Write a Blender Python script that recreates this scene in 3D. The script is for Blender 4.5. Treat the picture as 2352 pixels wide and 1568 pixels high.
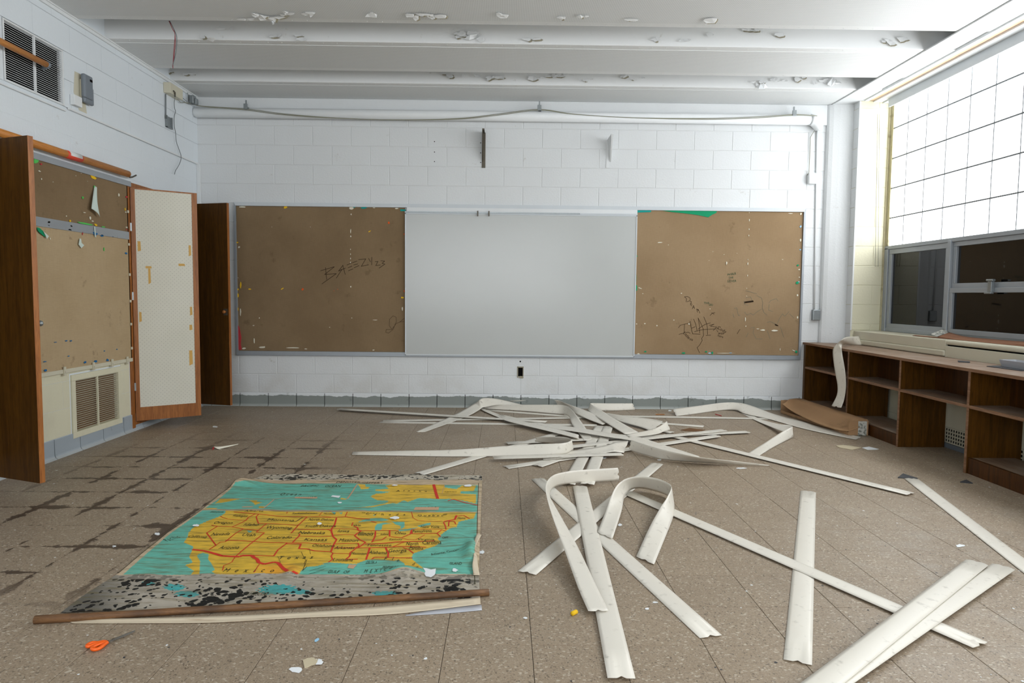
import bpy, bmesh, math, random
import numpy as np
from mathutils import Vector, Matrix
random.seed(7); R_ = random.Random(11)
SC = bpy.context.scene
for o in list(bpy.data.objects): bpy.data.objects.remove(o)
COL = SC.collection

# ------------------------------------------------------------------ camera
F_PX, PITCH, YAW, ROLL, CAM_H = 1581.5, .0669, .0118, -.0096, 1.2232
cy, sy = math.cos(YAW), math.sin(YAW)
FWD = Vector((sy*math.cos(PITCH), cy*math.cos(PITCH), -math.sin(PITCH)))
_r = Vector((cy, -sy, 0)); _d = FWD.cross(_r)
RIGHT = math.cos(ROLL)*_r + math.sin(ROLL)*_d
DOWN = -math.sin(ROLL)*_r + math.cos(ROLL)*_d
EYE = Vector((0, 0, CAM_H))
cd = bpy.data.cameras.new('camera'); cam = bpy.data.objects.new('camera', cd); COL.objects.link(cam)
cd.sensor_width = 36; cd.lens = F_PX/2352*36; cd.clip_start = .05; cd.clip_end = 100
cam.matrix_world = Matrix((( RIGHT[0], -DOWN[0], -FWD[0], EYE[0]), (RIGHT[1], -DOWN[1], -FWD[1], EYE[1]),
                           (RIGHT[2], -DOWN[2], -FWD[2], EYE[2]), (0, 0, 0, 1)))
SC.camera = cam
# ------------------------------------------------------------------ world, light, exposure
WIN_STRENGTH = 4.9                       # daylight through the glass-block window (its blocks glow)
w = bpy.data.worlds.new('world'); SC.world = w; w.use_nodes = True
w.node_tree.nodes['Background'].inputs[0].default_value = (.75, .85, 1, 1)
w.node_tree.nodes['Background'].inputs[1].default_value = .8
def area(name, loc, sx, sy_, target, power, col):
    l = bpy.data.lights.new(name, 'AREA'); l.shape = 'RECTANGLE'; l.size = sx; l.size_y = sy_
    l.energy = power; l.color = col
    o = bpy.data.objects.new(name, l); COL.objects.link(o); o.location = loc
    o.rotation_euler = (Vector(target)-Vector(loc)).to_track_quat('-Z', 'Y').to_euler(); return o
# added fill light behind the camera; the rear wall has no opening
area('rear_fill', (-.6, -2.2, 1.9), 4.5, 2.0, (-.6, 6, 1.0), 120, (.93, .96, 1))
SC.view_settings.view_transform = 'Standard'; SC.view_settings.look = 'None'
SC.view_settings.exposure = 0.16; SC.view_settings.gamma = 1; SC.view_settings.use_curve_mapping = False
try:
    SC.cycles.use_denoising = True; SC.cycles.diffuse_bounces = 4; SC.cycles.max_bounces = 6; SC.cycles.adaptive_threshold = .03; SC.cycles.use_light_tree = False
    SC.cycles.caustics_reflective = False; SC.cycles.caustics_refractive = False
except Exception: pass

# ------------------------------------------------------------------ measuring helpers (pixel of the photo -> point on a real plane)
def ray(x, y): return FWD + RIGHT*((x-1176)/F_PX) + DOWN*((y-784)/F_PX)
def PZ(x, y, z=0): d = ray(x, y); return EYE + d*((z-CAM_H)/d.z)
def PY(x, y, Y): d = ray(x, y); return EYE + d*(Y/d.y)
def PX(x, y, X): d = ray(x, y); return EYE + d*(X/d.x)
def proj(p):
    q = Vector(p)-EYE; return (1176+F_PX*q.dot(RIGHT)/q.dot(FWD), 784+F_PX*q.dot(DOWN)/q.dot(FWD))

# ------------------------------------------------------------------ object helpers
W = {}
def tag(o, label=None, cat=None, group=None, kind=None):
    if label: o['label'] = label
    if cat: o['category'] = cat
    if group: o['group'] = group
    if kind: o['kind'] = kind
    return o
def thing(name, label, cat, loc, group=None):
    o = bpy.data.objects.new(name, None); o.empty_display_size = .05; COL.objects.link(o)
    o.location = loc; W[o.name] = Vector(loc); return tag(o, label, cat, group)
def put(name, verts, faces, mat, parent=None, smooth=False, origin=None):
    V = [Vector(v) for v in verts]
    if origin is None:
        lo = Vector((min(v[i] for v in V) for i in range(3))); hi = Vector((max(v[i] for v in V) for i in range(3)))
        origin = (lo+hi)/2; origin.z = lo.z
    origin = Vector(origin)
    me = bpy.data.meshes.new(name); me.from_pydata([v-origin for v in V], [], faces); me.update()
    if smooth:
        for p in me.polygons: p.use_smooth = True
    if mat: me.materials.append(mat)
    o = bpy.data.objects.new(name, me); COL.objects.link(o)
    W[o.name] = origin
    if parent: o.parent = parent; o.location = origin - W[parent.name]
    else: o.location = origin
    return o
def link_copy(src, world, parent):
    o = src.copy(); COL.objects.link(o); W[o.name] = Vector(world); o.parent = parent; o.location = Vector(world)-W[parent.name]; return o
class MB:
    def __init__(s): s.v = []; s.f = []
    def add(s, v, f):
        n = len(s.v); s.v += [Vector(a) for a in v]; s.f += [tuple(i+n for i in q) for q in f]; return s
    def box(s, x0, x1, y0, y1, z0, z1, b=0):
        if b <= 0:
            v = [(x, y, z) for z in (z0, z1) for y in (y0, y1) for x in (x0, x1)]
            return s.add(v, [(0,2,3,1), (4,5,7,6), (0,1,5,4), (2,6,7,3), (0,4,6,2), (1,3,7,5)])
        bm = bmesh.new(); bmesh.ops.create_cube(bm, size=1)
        for a in bm.verts: a.co = Vector(((x0+x1)/2+a.co.x*(x1-x0), (y0+y1)/2+a.co.y*(y1-y0), (z0+z1)/2+a.co.z*(z1-z0)))
        bmesh.ops.bevel(bm, geom=bm.edges[:], offset=b, segments=2, profile=.5, affect='EDGES')
        bm.verts.index_update(); v = [a.co.copy() for a in bm.verts]; f = [[a.index for a in q.verts] for q in bm.faces]; bm.free()
        return s.add(v, f)
    def tube(s, pts, r, n=8, cap=True, taper=None):
        pts = [Vector(p) for p in pts]; m = len(pts); up = None; base = len(s.v)
        for i, p in enumerate(pts):
            t = (pts[min(i+1, m-1)]-pts[max(i-1, 0)]).normalized()
            if up is None: up = t.cross(Vector((0, 0, 1))) if abs(t.z) < .9 else t.cross(Vector((1, 0, 0)))
            up = (up - t*up.dot(t)).normalized(); q = t.cross(up)
            rr = r*(taper[i] if taper else 1)
            for k in range(n):
                a = 2*math.pi*k/n; s.v.append(p+up*(math.cos(a)*rr)+q*(math.sin(a)*rr))
        for i in range(m-1):
            for k in range(n):
                a = base+i*n+k; b_ = base+i*n+(k+1) % n; s.f.append((a, b_, b_+n, a+n))
        if cap: s.f.append(tuple(base+k for k in range(n))[::-1]); s.f.append(tuple(base+(m-1)*n+k for k in range(n)))
        return s
    def prism(s, pts, d):            # polygon extruded by vector d
        pts = [Vector(p) for p in pts]; d = Vector(d); n = len(pts)
        s.add(pts+[p+d for p in pts], [tuple(range(n)), tuple(range(2*n-1, n-1, -1))]+[(i, (i+1) % n, (i+1) % n+n, i+n) for i in range(n)])
        return s
    def build(s, name, mat, parent=None, smooth=False, origin=None): return put(name, s.v, s.f, mat, parent, smooth, origin)
def box(name, mat, x0, x1, y0, y1, z0, z1, parent=None, b=0, **k): return MB().box(x0, x1, y0, y1, z0, z1, b).build(name, mat, parent, **k)
def catmull(P, n):
    P = [Vector(p) for p in P]
    if len(P) == 2: return [P[0].lerp(P[1], i/n) for i in range(n+1)]
    out = []
    for i in range(len(P)-1):
        a, b, c, d = P[max(i-1, 0)], P[i], P[i+1], P[min(i+2, len(P)-1)]
        for k in range(n):
            t = k/n; out.append(.5*((2*b)+(c-a)*t+(2*a-5*b+4*c-d)*t*t+(3*b-a-3*c+d)*t**3))
    out.append(P[-1]); return out

# ------------------------------------------------------------------ materials
def L(r, g, b):
    f = lambda c: (c/255/12.92) if c <= 10 else ((c/255+.055)/1.055)**2.4
    return (f(r), f(g), f(b), 1)
class Nt:
    def __init__(s, name):
        s.m = bpy.data.materials.new(name); s.m.use_nodes = True; s.t = s.m.node_tree; s.b = s.t.nodes['Principled BSDF']
    def n(s, typ, **k):
        o = s.t.nodes.new(typ)
        for a, v in k.items():
            if a in o.inputs: s.set(o.inputs[a], v)
            else: setattr(o, a, v)
        return o
    def set(s, inp, v):
        if isinstance(v, bpy.types.NodeSocket): s.t.links.new(v, inp)
        else: inp.default_value = v
    def math(s, op, a, b=None, c=None, clamp=False):
        o = s.t.nodes.new('ShaderNodeMath'); o.operation = op; o.use_clamp = clamp
        s.set(o.inputs[0], a)
        if b is not None: s.set(o.inputs[1], b)
        if c is not None: s.set(o.inputs[2], c)
        return o.outputs[0]
    def mix(s, fac, a, b, mode='MIX'):
        o = s.t.nodes.new('ShaderNodeMix'); o.data_type = 'RGBA'; o.blend_type = mode
        s.set(o.inputs[0], fac); s.set(o.inputs[6], a); s.set(o.inputs[7], b); return o.outputs[2]
    def noise(s, scale, detail=3, vec=None, rough=.55, out=0, dist=0):
        o = s.t.nodes.new('ShaderNodeTexNoise'); o.inputs['Scale'].default_value = scale; o.inputs['Detail'].default_value = detail
        o.inputs['Roughness'].default_value = rough; o.inputs['Distortion'].default_value = dist
        if vec is not None: s.set(o.inputs['Vector'], vec)
        return o.outputs[out]
    def ramp(s, fac, a, b): # smoothstep a..b
        o = s.t.nodes.new('ShaderNodeMapRange'); o.interpolation_type = 'SMOOTHSTEP'
        s.set(o.inputs[0], fac); o.inputs[1].default_value = a; o.inputs[2].default_value = b; return o.outputs[0]
    def pos(s): return s.t.nodes.new('ShaderNodeNewGeometry').outputs['Position']
    def xyz(s, v):
        o = s.t.nodes.new('ShaderNodeSeparateXYZ'); s.set(o.inputs[0], v); return o.outputs
    def scale(s, v, sc):
        o = s.t.nodes.new('ShaderNodeMapping'); s.set(o.inputs[0], v); o.inputs['Scale'].default_value = sc; return o.outputs[0]
    def bump(s, h, strength=.2, dist=.002):
        o = s.t.nodes.new('ShaderNodeBump'); s.set(o.inputs['Height'], h); o.inputs['Strength'].default_value = strength; o.inputs['Distance'].default_value = dist
        s.set(s.b.inputs['Normal'], o.outputs[0])
    def done(s, col, rough=.6, spec=.5, metal=0):
        s.set(s.b.inputs['Base Color'], col); s.set(s.b.inputs['Roughness'], rough); s.b.inputs['Specular IOR Level'].default_value = spec
        s.b.inputs['Metallic'].default_value = metal; return s.m
def mat(name, c, rough=.6, spec=.4, metal=0, var=.12, vs=6, bump=.1, bs=60, stretch=(1, 1, 1), dirt=None, dirt_s=3, dirt_t=(.55, .75)):
    N = Nt(name); p = N.scale(N.pos(), stretch); c = L(*c)
    n = N.noise(vs, 4, p); d = tuple(x*(1-var) for x in c[:3])+(1,); e = tuple(min(1, x*(1+var)) for x in c[:3])+(1,)
    col = N.mix(n, d, e)
    if dirt: col = N.mix(N.math('MULTIPLY', N.ramp(N.noise(dirt_s, 5, p), *dirt_t), .7), col, L(*dirt))
    if bump: N.bump(N.noise(bs, 3, p), bump, .002)
    return N.done(col, rough, spec, metal)
def painted(name, c, bs=55, bump=.5, dirt=(150, 140, 120), low=True):
    N = Nt(name); p = N.pos(); x, y, z = N.xyz(p)
    n = N.noise(1.3, 3, p); c = L(*c)
    col = N.mix(n, tuple(v*.94 for v in c[:3])+(1,), c)
    spots = N.math('MULTIPLY', N.ramp(N.noise(7, 6, p, .7), .66, .74), .35)
    col = N.mix(spots, col, L(*dirt))
    if low:  # scuffing and grime near the floor
        g = N.math('MULTIPLY', N.ramp(z, .75, .1), N.math('MULTIPLY', N.ramp(N.noise(3, 5, p), .42, .7), .22))
        col = N.mix(g, col, L(170, 160, 140))
    N.bump(N.math('ADD', N.noise(bs, 4, p), N.math('MULTIPLY', N.noise(190, 2, p), .3)), bump, .004)
    return N.done(col, .55, .35)
def wood(name, c1, c2, axis='z', rough=.42, s=1.0, dirt=None, spec=.4):
    N = Nt(name); st = {'z': (22, 22, 1.3), 'y': (22, 1.3, 22), 'x': (1.3, 22, 22)}[axis]
    p = N.scale(N.pos(), tuple(a*s for a in st)); n = N.noise(1.5, 6, p, .62, dist=.6)
    q = N.scale(N.pos(), tuple(a*s*6 for a in st)); f = N.noise(1.5, 2, q)
    col = N.mix(N.ramp(n, .3, .7), L(*c1), L(*c2)); col = N.mix(N.math('MULTIPLY', N.ramp(f, .5, .62), .35), col, tuple(x*.45 for x in L(*c1)[:3])+(1,))
    if dirt: col = N.mix(N.math('MULTIPLY', N.ramp(N.noise(5, 5, N.pos()), .4, .75), .75), col, L(*dirt))
    N.bump(f, .12, .001)
    return N.done(col, rough, spec)

M = {}
M['wall'] = painted('white_block_paint', (224, 227, 228))
M['wallhi'] = painted('white_block_paint_left_wall', (228, 235, 240), low=False)
M['cream'] = painted('cream_block_paint', (224, 220, 194), dirt=(140, 126, 92))
M['ceil'] = painted('ceiling_paint', (232, 234, 234), bs=25, bump=.25, low=False)
M['trim'] = mat('white_trim_paint', (226, 229, 230), .5, var=.04)
M['mortar'] = mat('painted_mortar', (224, 226, 226), .7, var=.05)
M['slab'] = mat('tile_adhesive', (60, 50, 40), .9, var=.2)
M['groove'] = mat('window_mortar', (120, 124, 126), .8)
M['alum'] = mat('painted_aluminium', (160, 166, 172), .4, .5, .25, var=.06, bump=.03)
M['alumw'] = mat('white_overpainted_frame', (205, 211, 215), .45, var=.06)
M['steel'] = mat('galvanised_steel', (150, 156, 158), .38, .5, .7, var=.15, vs=40)
M['darkmetal'] = mat('tarnished_metal', (96, 90, 78), .5, .5, .5, var=.25, vs=30)
M['black'] = mat('black_gap', (12, 11, 10), .9, .1)
M['door'] = wood('door_oak_varnish', (68, 41, 7), (88, 56, 12), rough=.5, spec=.25)
M['dooredge'] = wood('door_edge_oak', (138, 82, 36), (168, 106, 52))
M['shelfwood'] = wood('shelf_varnished_plywood', (70, 44, 9), (96, 61, 15), 'z', spec=.25)
M['counter'] = wood('dusty_counter_top', (122, 98, 78), (146, 122, 102), 'y', .6, dirt=(146, 132, 118))
M['plyedge'] = wood('plywood_edge', (122, 86, 60), (148, 112, 84), 'y', .6)
M['pole'] = wood('orange_pole', (178, 112, 48), (204, 136, 66), 'y', .45)
M['rod'] = wood('weathered_map_roller', (104, 72, 44), (136, 98, 62), 'x', .6, dirt=(58, 44, 34))
M['woodstrip'] = wood('bare_wood_strip', (232, 196, 160), (240, 208, 176), 'y', .7)
M['whiteboard'] = mat('whiteboard_enamel', (187, 190, 188), .22, .5, var=.04, vs=1.5, bump=0)
M['vane'] = mat('ivory_vinyl_blind_vane', (224, 219, 207), .38, .45, var=.05, vs=3, bump=.03, dirt=(158, 151, 138), dirt_s=24, dirt_t=(.58, .8))
M['card'] = mat('brown_cardboard', (176, 140, 104), .8, .2, var=.1, vs=5, bump=.15, stretch=(1, 1, 1), dirt=(110, 84, 58), dirt_s=4)
M['cardin'] = mat('cardboard_inside', (116, 84, 56), .85, .2, var=.15)
M['cardor'] = mat('reddish_cardboard', (146, 104, 80), .8, .2, var=.12, vs=8, bump=.2, bs=30)
M['label'] = mat('mildewed_white_label', (205, 204, 196), .7, .2, var=.1, dirt=(70, 80, 68), dirt_s=45, dirt_t=(.45, .62))
M['grey'] = mat('grey_plastic', (118, 126, 134), .4, .5, var=.05)
M['tray'] = mat('grey_white_plastic_tray', (176, 178, 184), .4, .5, var=.05)
M['slate'] = mat('dark_rubber_tile', (58, 60, 64), .6, .4, var=.15, vs=20)
M['creamplastic'] = mat('aged_cream_plastic', (208, 203, 182), .45, .4, var=.05)
M['jamb'] = mat('peeling_cream_jamb', (186, 178, 146), .7, .2, var=.2, vs=12, dirt=(130, 120, 90), dirt_s=14)
M['white'] = mat('white_paint_chip', (232, 236, 238), .6, .3, var=.05, vs=30)
M['tan'] = mat('bare_tan_plaster', (160, 154, 134), .85, .2, var=.2, vs=30)
M['paperback'] = mat('tan_torn_paper', (196, 184, 156), .8, .2, var=.08)
M['green'] = mat('green_paper', (24, 150, 104), .75, .2, var=.12)
M['lgreen'] = mat('bright_green_paper', (92, 196, 96), .75, .2, var=.08)
M['pale'] = mat('pale_paper_back', (208, 222, 214), .7, .2, var=.05)
M['teal'] = mat('teal_paper', (30, 158, 150), .75, .2, var=.1)
M['yellow'] = mat('yellow_paper', (236, 190, 40), .7, .2, var=.1)
M['red'] = mat('red_paper', (190, 60, 66), .75, .2, var=.2, vs=30)
M['orange'] = mat('orange_paper', (226, 96, 40), .7, .2)
M['blue'] = mat('light_blue_paper', (160, 204, 232), .7, .2)
M['dblue'] = mat('blue_paper', (34, 104, 160), .7, .2)
M['scraps'] = mat('off_white_paper_scraps', (226, 222, 204), .75, .2, var=.08)
M['orangeplastic'] = mat('orange_plastic_handle', (238, 96, 12), .35, .5, var=.04, bump=0)
M['blade'] = mat('scissor_steel', (150, 152, 152), .28, .5, .85, var=.1)
M['ink'] = mat('black_marker', (52, 40, 28), .8, .1, bump=0)
M['ink2'] = mat('green_marker', (52, 84, 62), .8, .1, bump=0)
M['ink3'] = mat('faded_pencil', (112, 112, 98), .8, .1, bump=0)
M['cable'] = mat('grey_cable', (142, 142, 124), .6, .3)
M['wiredark'] = mat('grey_wire', (120, 126, 128), .6, .3)
M['wirered'] = mat('red_wire', (150, 70, 76), .6, .3)
M['mapred'] = mat('map_red_ink', (204, 58, 42), .7, .2, var=.12, vs=30, bump=0)
M['mapblack'] = mat('map_black_ink', (62, 62, 40), .7, .2, bump=0)
M['maptan'] = mat('map_tan_border', (196, 160, 128), .8, .2, var=.08, bump=0)
M['canvas'] = mat('stained_canvas', (206, 192, 168), .85, .15, var=.12, vs=5, stretch=(1, 5, 5), dirt=(140, 110, 84), dirt_s=3)
M['tape'] = mat('red_tape', (226, 80, 58), .5, .4, bump=0)
M['tapew'] = mat('white_tape', (222, 224, 222), .5, .4, bump=0)
M['tapey'] = mat('yellowed_tape', (206, 164, 90), .6, .3, bump=0)
def mk():
    # vinyl composition floor tile: speckle, per-tile tone, damp dirt creeping out of the joints on the left
    N = Nt('vinyl_floor_tile'); p = N.pos(); x, y, z = N.xyz(p)
    base = N.mix(N.noise(2.2, 4, p), L(144, 127, 106), L(162, 145, 123))
    oi = N.t.nodes.new('ShaderNodeObjectInfo').outputs['Random']
    base = N.mix(N.math('MULTIPLY', oi, .25), base, L(132, 116, 97))
    for sc, seed, lo, hi, col, amt, st in ((310, 0, .80, .9, (178, 166, 148), .42, (1, .6, 1)), (340, 3, .80, .9, (92, 80, 66), .5, (.6, 1, 1)),
                                  (190, 5, .93, .96, (204, 194, 176), .6, (.6, 1, 1)), (200, 9, .95, .97, (70, 60, 50), .6, (1, .7, 1))):
        v = N.t.nodes.new('ShaderNodeTexVoronoi'); v.inputs['Scale'].default_value = sc
        q = N.t.nodes.new('ShaderNodeMapping'); N.set(q.inputs[0], p); q.inputs['Location'].default_value = (seed, seed*.7, 0); q.inputs['Rotation'].default_value = (0, 0, .6+seed*.3); q.inputs['Scale'].default_value = st
        N.set(v.inputs['Vector'], q.outputs[0])
        c = N.xyz(v.outputs['Color'])[0]
        base = N.mix(N.math('MULTIPLY', N.ramp(c, lo, hi), amt), base, L(*col))
    # joint distance
    T = .3048
    def jd(c, off):
        f = N.math('FRACT', N.math('DIVIDE', N.math('ADD', N.math('SUBTRACT', c, off), T*100), T))
        return N.math('MINIMUM', f, N.math('SUBTRACT', 1, f))
    d = N.math('MINIMUM', jd(x, .107), jd(y, 2.3396))
    wob = N.math('MULTIPLY', N.math('SUBTRACT', N.noise(11, 6, p, .72), .50), .5)
    wob2 = N.math('MULTIPLY', N.math('SUBTRACT', N.noise(2.4, 3, p), .46), .5)
    near = N.ramp(N.math('SUBTRACT', d, N.math('ADD', wob, wob2)), .03, -.01)
    reg = N.math('MULTIPLY', N.math('MULTIPLY', N.ramp(x, -1.0, -1.5), N.ramp(x, -3.2, -2.7)), N.math('MULTIPLY', N.ramp(y, 2.4, 3.0), N.ramp(y, 6.3, 5.0)))
    base = N.mix(N.math('MULTIPLY', N.math('MULTIPLY', near, reg), .9), base, L(60, 44, 30))
    # general soil
    base = N.mix(N.math('MULTIPLY', N.ramp(N.noise(1.1, 6, p, .6), .5, .8), .35), base, L(96, 80, 62))
    base = N.mix(N.math('MULTIPLY', N.math('MULTIPLY', N.ramp(x, .9, 2.0), N.ramp(y, 4.8, 3.0)), N.math('MULTIPLY', N.ramp(N.noise(5, 6, p, .6), .45, .75), .3)), base, L(178, 174, 166))
    N.bump(N.noise(260, 2, p), .12, .001)
    M['tile'] = N.done(base, N.math('ADD', .38, N.math('MULTIPLY', N.noise(3, 3, p), .22)), .45)
    # burlap
    for nm, a, b in (('burlap', (138, 116, 88), (154, 131, 101)), ('burlapl', (190, 166, 130), (204, 181, 146)), ('burlapr', (156, 131, 100), (173, 148, 116))):
        N = Nt('burlap_'+nm); p = N.pos(); x, y, z = N.xyz(p)
        col = N.mix(N.ramp(N.noise(1.4, 4, p), .3, .7), L(*a), L(*b))
        wv = N.noise(1, 2, N.scale(p, (18, 18, 420))); wh = N.noise(1, 2, N.scale(p, (420, 420, 18)))
        col = N.mix(N.math('MULTIPLY', N.math('ADD', wv, wh), .35), col, tuple(v*.6 for v in L(*a)[:3])+(1,))
        col = N.mix(N.math('MULTIPLY', N.ramp(N.noise(6, 5, p, .7), .62, .72), .35), col, L(96, 78, 56))
        N.bump(N.math('ADD', wv, wh), .4, .002); M[nm] = N.done(col, .9, .1)
    # pegboard: white panel with fine rows of holes
    N = Nt('pegboard_white'); o = N.t.nodes.new('ShaderNodeTexCoord').outputs['Object']; x, y, z = N.xyz(o)
    rr = N.math('SQRT', N.math('ADD', N.math('MULTIPLY', x, x), N.math('MULTIPLY', y, y)))
    def cell(a, b, s_):
        u = N.math('SUBTRACT', N.math('FRACT', N.math('DIVIDE', a, s_)), .5); v_ = N.math('SUBTRACT', N.math('FRACT', N.math('DIVIDE', b, s_)), .5)
        return N.math('SQRT', N.math('ADD', N.math('MULTIPLY', u, u), N.math('MULTIPLY', v_, v_)))
    uu = N.math('ADD', rr, z); vv = N.math('SUBTRACT', rr, z)
    hole = N.ramp(cell(N.math('ADD', uu, 10), N.math('ADD', vv, 10), .034), .13, .09)
    col = N.mix(N.noise(3, 4, N.pos()), L(208, 206, 190), L(222, 220, 208)); col = N.mix(N.math('MULTIPLY', hole, .55), col, L(110, 108, 98))
    M['peg'] = N.done(col, .5, .3)
    # perforated acoustic ceiling deck
    N = Nt('perforated_deck'); p = N.pos(); x, y, z = N.xyz(p)
    n = N.noise(1.3, 3, p); hole = N.ramp(cell(N.math('ADD', x, 20), N.math('ADD', y, 20), .0125), .34, .26)
    col = N.mix(n, L(228, 231, 231), L(234, 236, 236)); col = N.mix(N.math('MULTIPLY', hole, .4), col, L(120, 124, 126)); M['perf'] = N.done(col, .6, .3)
    # cove base: grey vinyl with wall paint lapped over its top edge
    for nm, a, edge in (('cove', (136, 142, 138), .112), ('covel', (158, 168, 176), .2)):
        N = Nt('cove_base_'+nm); p = N.pos(); x, y, z = N.xyz(p)
        lap = N.ramp(N.math('ADD', z, N.math('MULTIPLY', N.math('SUBTRACT', N.noise(5, 5, p, .6), .5), .09)), edge, edge+.004)
        col = N.mix(N.noise(3, 3, p), L(*a), tuple(v*1.1 for v in L(*a)[:3])+(1,))
        col = N.mix(lap, col, L(226, 230, 232)); col = N.mix(N.math('MULTIPLY', N.ramp(z, .03, .005), .5), col, L(200, 202, 198))
        col = N.mix(N.math('MULTIPLY', N.ramp(N.noise(14, 4, p), .62, .7), .3), col, L(80, 82, 78)); M[nm] = N.done(col, .5, .35)
    # glowing glass block (daylight behind it)
    N = Nt('backlit_glass_block'); N.b.inputs['Base Color'].default_value = (.9, .92, .93, 1); N.b.inputs['Roughness'].default_value = .25
    N.b.inputs['Emission Color'].default_value = (.95, .975, 1, 1); N.b.inputs['Emission Strength'].default_value = WIN_STRENGTH; M['glow'] = N.m
    # dark window pane over boarded opening
    N = Nt('dark_glass'); p = N.pos(); sc = N.ramp(N.noise(1, 4, N.scale(p, (9, 9, 4)), .7), .70, .73)
    M['pane'] = N.done(N.mix(N.math('MULTIPLY', sc, .35), (.006, .006, .0055, 1), L(90, 88, 80)), .03, .32)
    # wall map sheet: print colours from the sheet's own colour layer + creases, foxing and mildew
    N = Nt('map_sheet'); a = N.t.nodes.new('ShaderNodeAttribute'); a.attribute_name = 'Print'; b = N.t.nodes.new('ShaderNodeAttribute'); b.attribute_name = 'Mould'
    p = N.pos(); ws = N.noise(1, 5, N.scale(p, (5, 34, 20)), .65)
    col = N.mix(N.math('MULTIPLY', N.ramp(ws, .44, .66), .55), a.outputs['Color'], L(104, 92, 50))
    col = N.mix(N.math('MULTIPLY', N.ramp(N.noise(1, 4, N.scale(p, (7, 26, 20)), .6), .36, .22), .25), col, L(214, 200, 150))
    m = N.xyz(b.outputs['Color'])[0]
    v = N.t.nodes.new('ShaderNodeTexVoronoi'); v.inputs['Scale'].default_value = 34
    nz = N.t.nodes.new('ShaderNodeVectorMath'); nz.operation = 'ADD'; N.set(nz.inputs[0], p)
    nn = N.t.nodes.new('ShaderNodeTexNoise'); nn.inputs['Scale'].default_value = 30; sc_ = N.t.nodes.new('ShaderNodeVectorMath'); sc_.operation = 'SCALE'; sc_.inputs['Scale'].default_value = .035
    N.set(sc_.inputs[0], nn.outputs['Color']); N.set(nz.inputs[1], sc_.outputs[0]); N.set(v.inputs['Vector'], nz.outputs[0])
    blot = N.ramp(N.math('SUBTRACT', N.math('ADD', v.outputs['Distance'], N.math('MULTIPLY', N.math('SUBTRACT', N.noise(4, 4, p), .5), 1.9)), 0), .42, .34)
    haze = N.ramp(N.noise(7, 6, p, .7), .42, .68)
    col = N.mix(N.math('MULTIPLY', N.math('MULTIPLY', haze, m), .32), col, L(74, 74, 70))
    col = N.mix(N.math('MULTIPLY', blot, m), col, L(24, 24, 22))
    N.bump(N.math('ADD', ws, N.noise(40, 3, p)), .35, .004); M['map'] = N.done(col, .6, .25)
    # twisted-grain plywood interior of bookcase (dark)
    M['shelfdark'] = wood('shelf_back_panel', (60, 34, 10), (86, 50, 16), spec=.25)
mk()

XL, D, XR, XW, YJ = -3.268, 7.453, 3.66, 4.0, 7.23      # left wall, back wall, right pier, window plane, window jamb
ZC, YB = 3.275, -2.6                                     # ceiling deck underside, rear wall
Z0, BH, BW = .1449, .2032, .4064                         # first block course, block height and length
# ------------------------------------------------------------------ masonry
def masonry(parent, plane, pos, face, u0, u1, z0, z1, ref, matf, holes=(), par=0, gv=1.0, skip=None):
    """block courses as separate pieces; plane 'y' or 'x'; face = direction (+1/-1) the blocks look to"""
    cache = {}; cnt = 0
    k0 = int(math.floor((z0-Z0)/BH))-1
    for k in range(k0, k0+40):
        a, b = max(z0, Z0+k*BH), min(z1, Z0+(k+1)*BH)
        if b-a < .02: continue
        off = ref + ((k+par) % 2)*BH
        i0 = int(math.floor((u0-off)/BW))-1
        for i in range(i0, i0+60):
            c, d = max(u0, off+i*BW), min(u1, off+(i+1)*BW)
            if d-c < .02: continue
            rects = [(c, d, a, b)]
            for (h0, h1, g0, g1) in holes:
                nr = []
                for (p, q, r, s) in rects:
                    if q <= h0 or p >= h1 or s <= g0 or r >= g1: nr.append((p, q, r, s)); continue
                    if p < h0: nr.append((p, h0, r, s))
                    if q > h1: nr.append((h1, q, r, s))
                    p2, q2 = max(p, h0), min(q, h1)
                    if r < g0: nr.append((p2, q2, r, g0))
                    if s > g1: nr.append((p2, q2, g1, s))
                rects = [t for t in nr if t[1]-t[0] > .012 and t[3]-t[2] > .012]
            for (p, q, r, s) in rects:
                if skip and skip(p, q, r, s): continue
                W_, H_ = q-p, s-r; key = (round(W_, 3), round(H_, 3), matf((p+q)/2, (r+s)/2).name)
                org = Vector((pos, (p+q)/2, r)) if plane == 'x' else Vector(((p+q)/2, pos, r))
                if key in cache and cnt < 9999:
                    link_copy(cache[key], org, parent); cnt += 1; continue
                g, e, dp = .0018*gv, .0035*gv, .0030*gv
                rear = [(-W_/2+g, g), (W_/2-g, g), (W_/2-g, H_-g), (-W_/2+g, H_-g)]
                frnt = [(-W_/2+g+e, g+e), (W_/2-g-e, g+e), (W_/2-g-e, H_-g-e), (-W_/2+g+e, H_-g-e)]
                vs = [(u, dp, v) for u, v in rear]+[(u, 0, v) for u, v in frnt]
                fs = [(4, 5, 6, 7)]+[(i_, (i_+1) % 4, (i_+1) % 4+4, i_+4) for i_ in range(4)]
                if plane == 'x': vs = [(-face*v[1], v[0], v[2]) for v in vs]
                else: vs = [(v[0], -face*v[1], v[2]) for v in vs]
                o = put('block', [Vector(v)+org for v in vs], fs, matf((p+q)/2, (r+s)/2), parent, origin=org); cnt += 1
                cache[key] = o
# back wall
XJ0 = -2.6595
wb = tag(box('wall_back', M['mortar'], XL-.3, XW+.3, D+.0035, D+.2, -.1, 3.7), kind='structure')
BRD = (-2.80, 3.15, .62, 2.12)
masonry(wb, 'y', D, -1, XL, XR, Z0, 3.27, XJ0, lambda u, z: M['wall'], par=0,
        skip=lambda p, q, r, s: p > BRD[0] and q < BRD[1] and r > BRD[2] and s < BRD[3])
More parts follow.
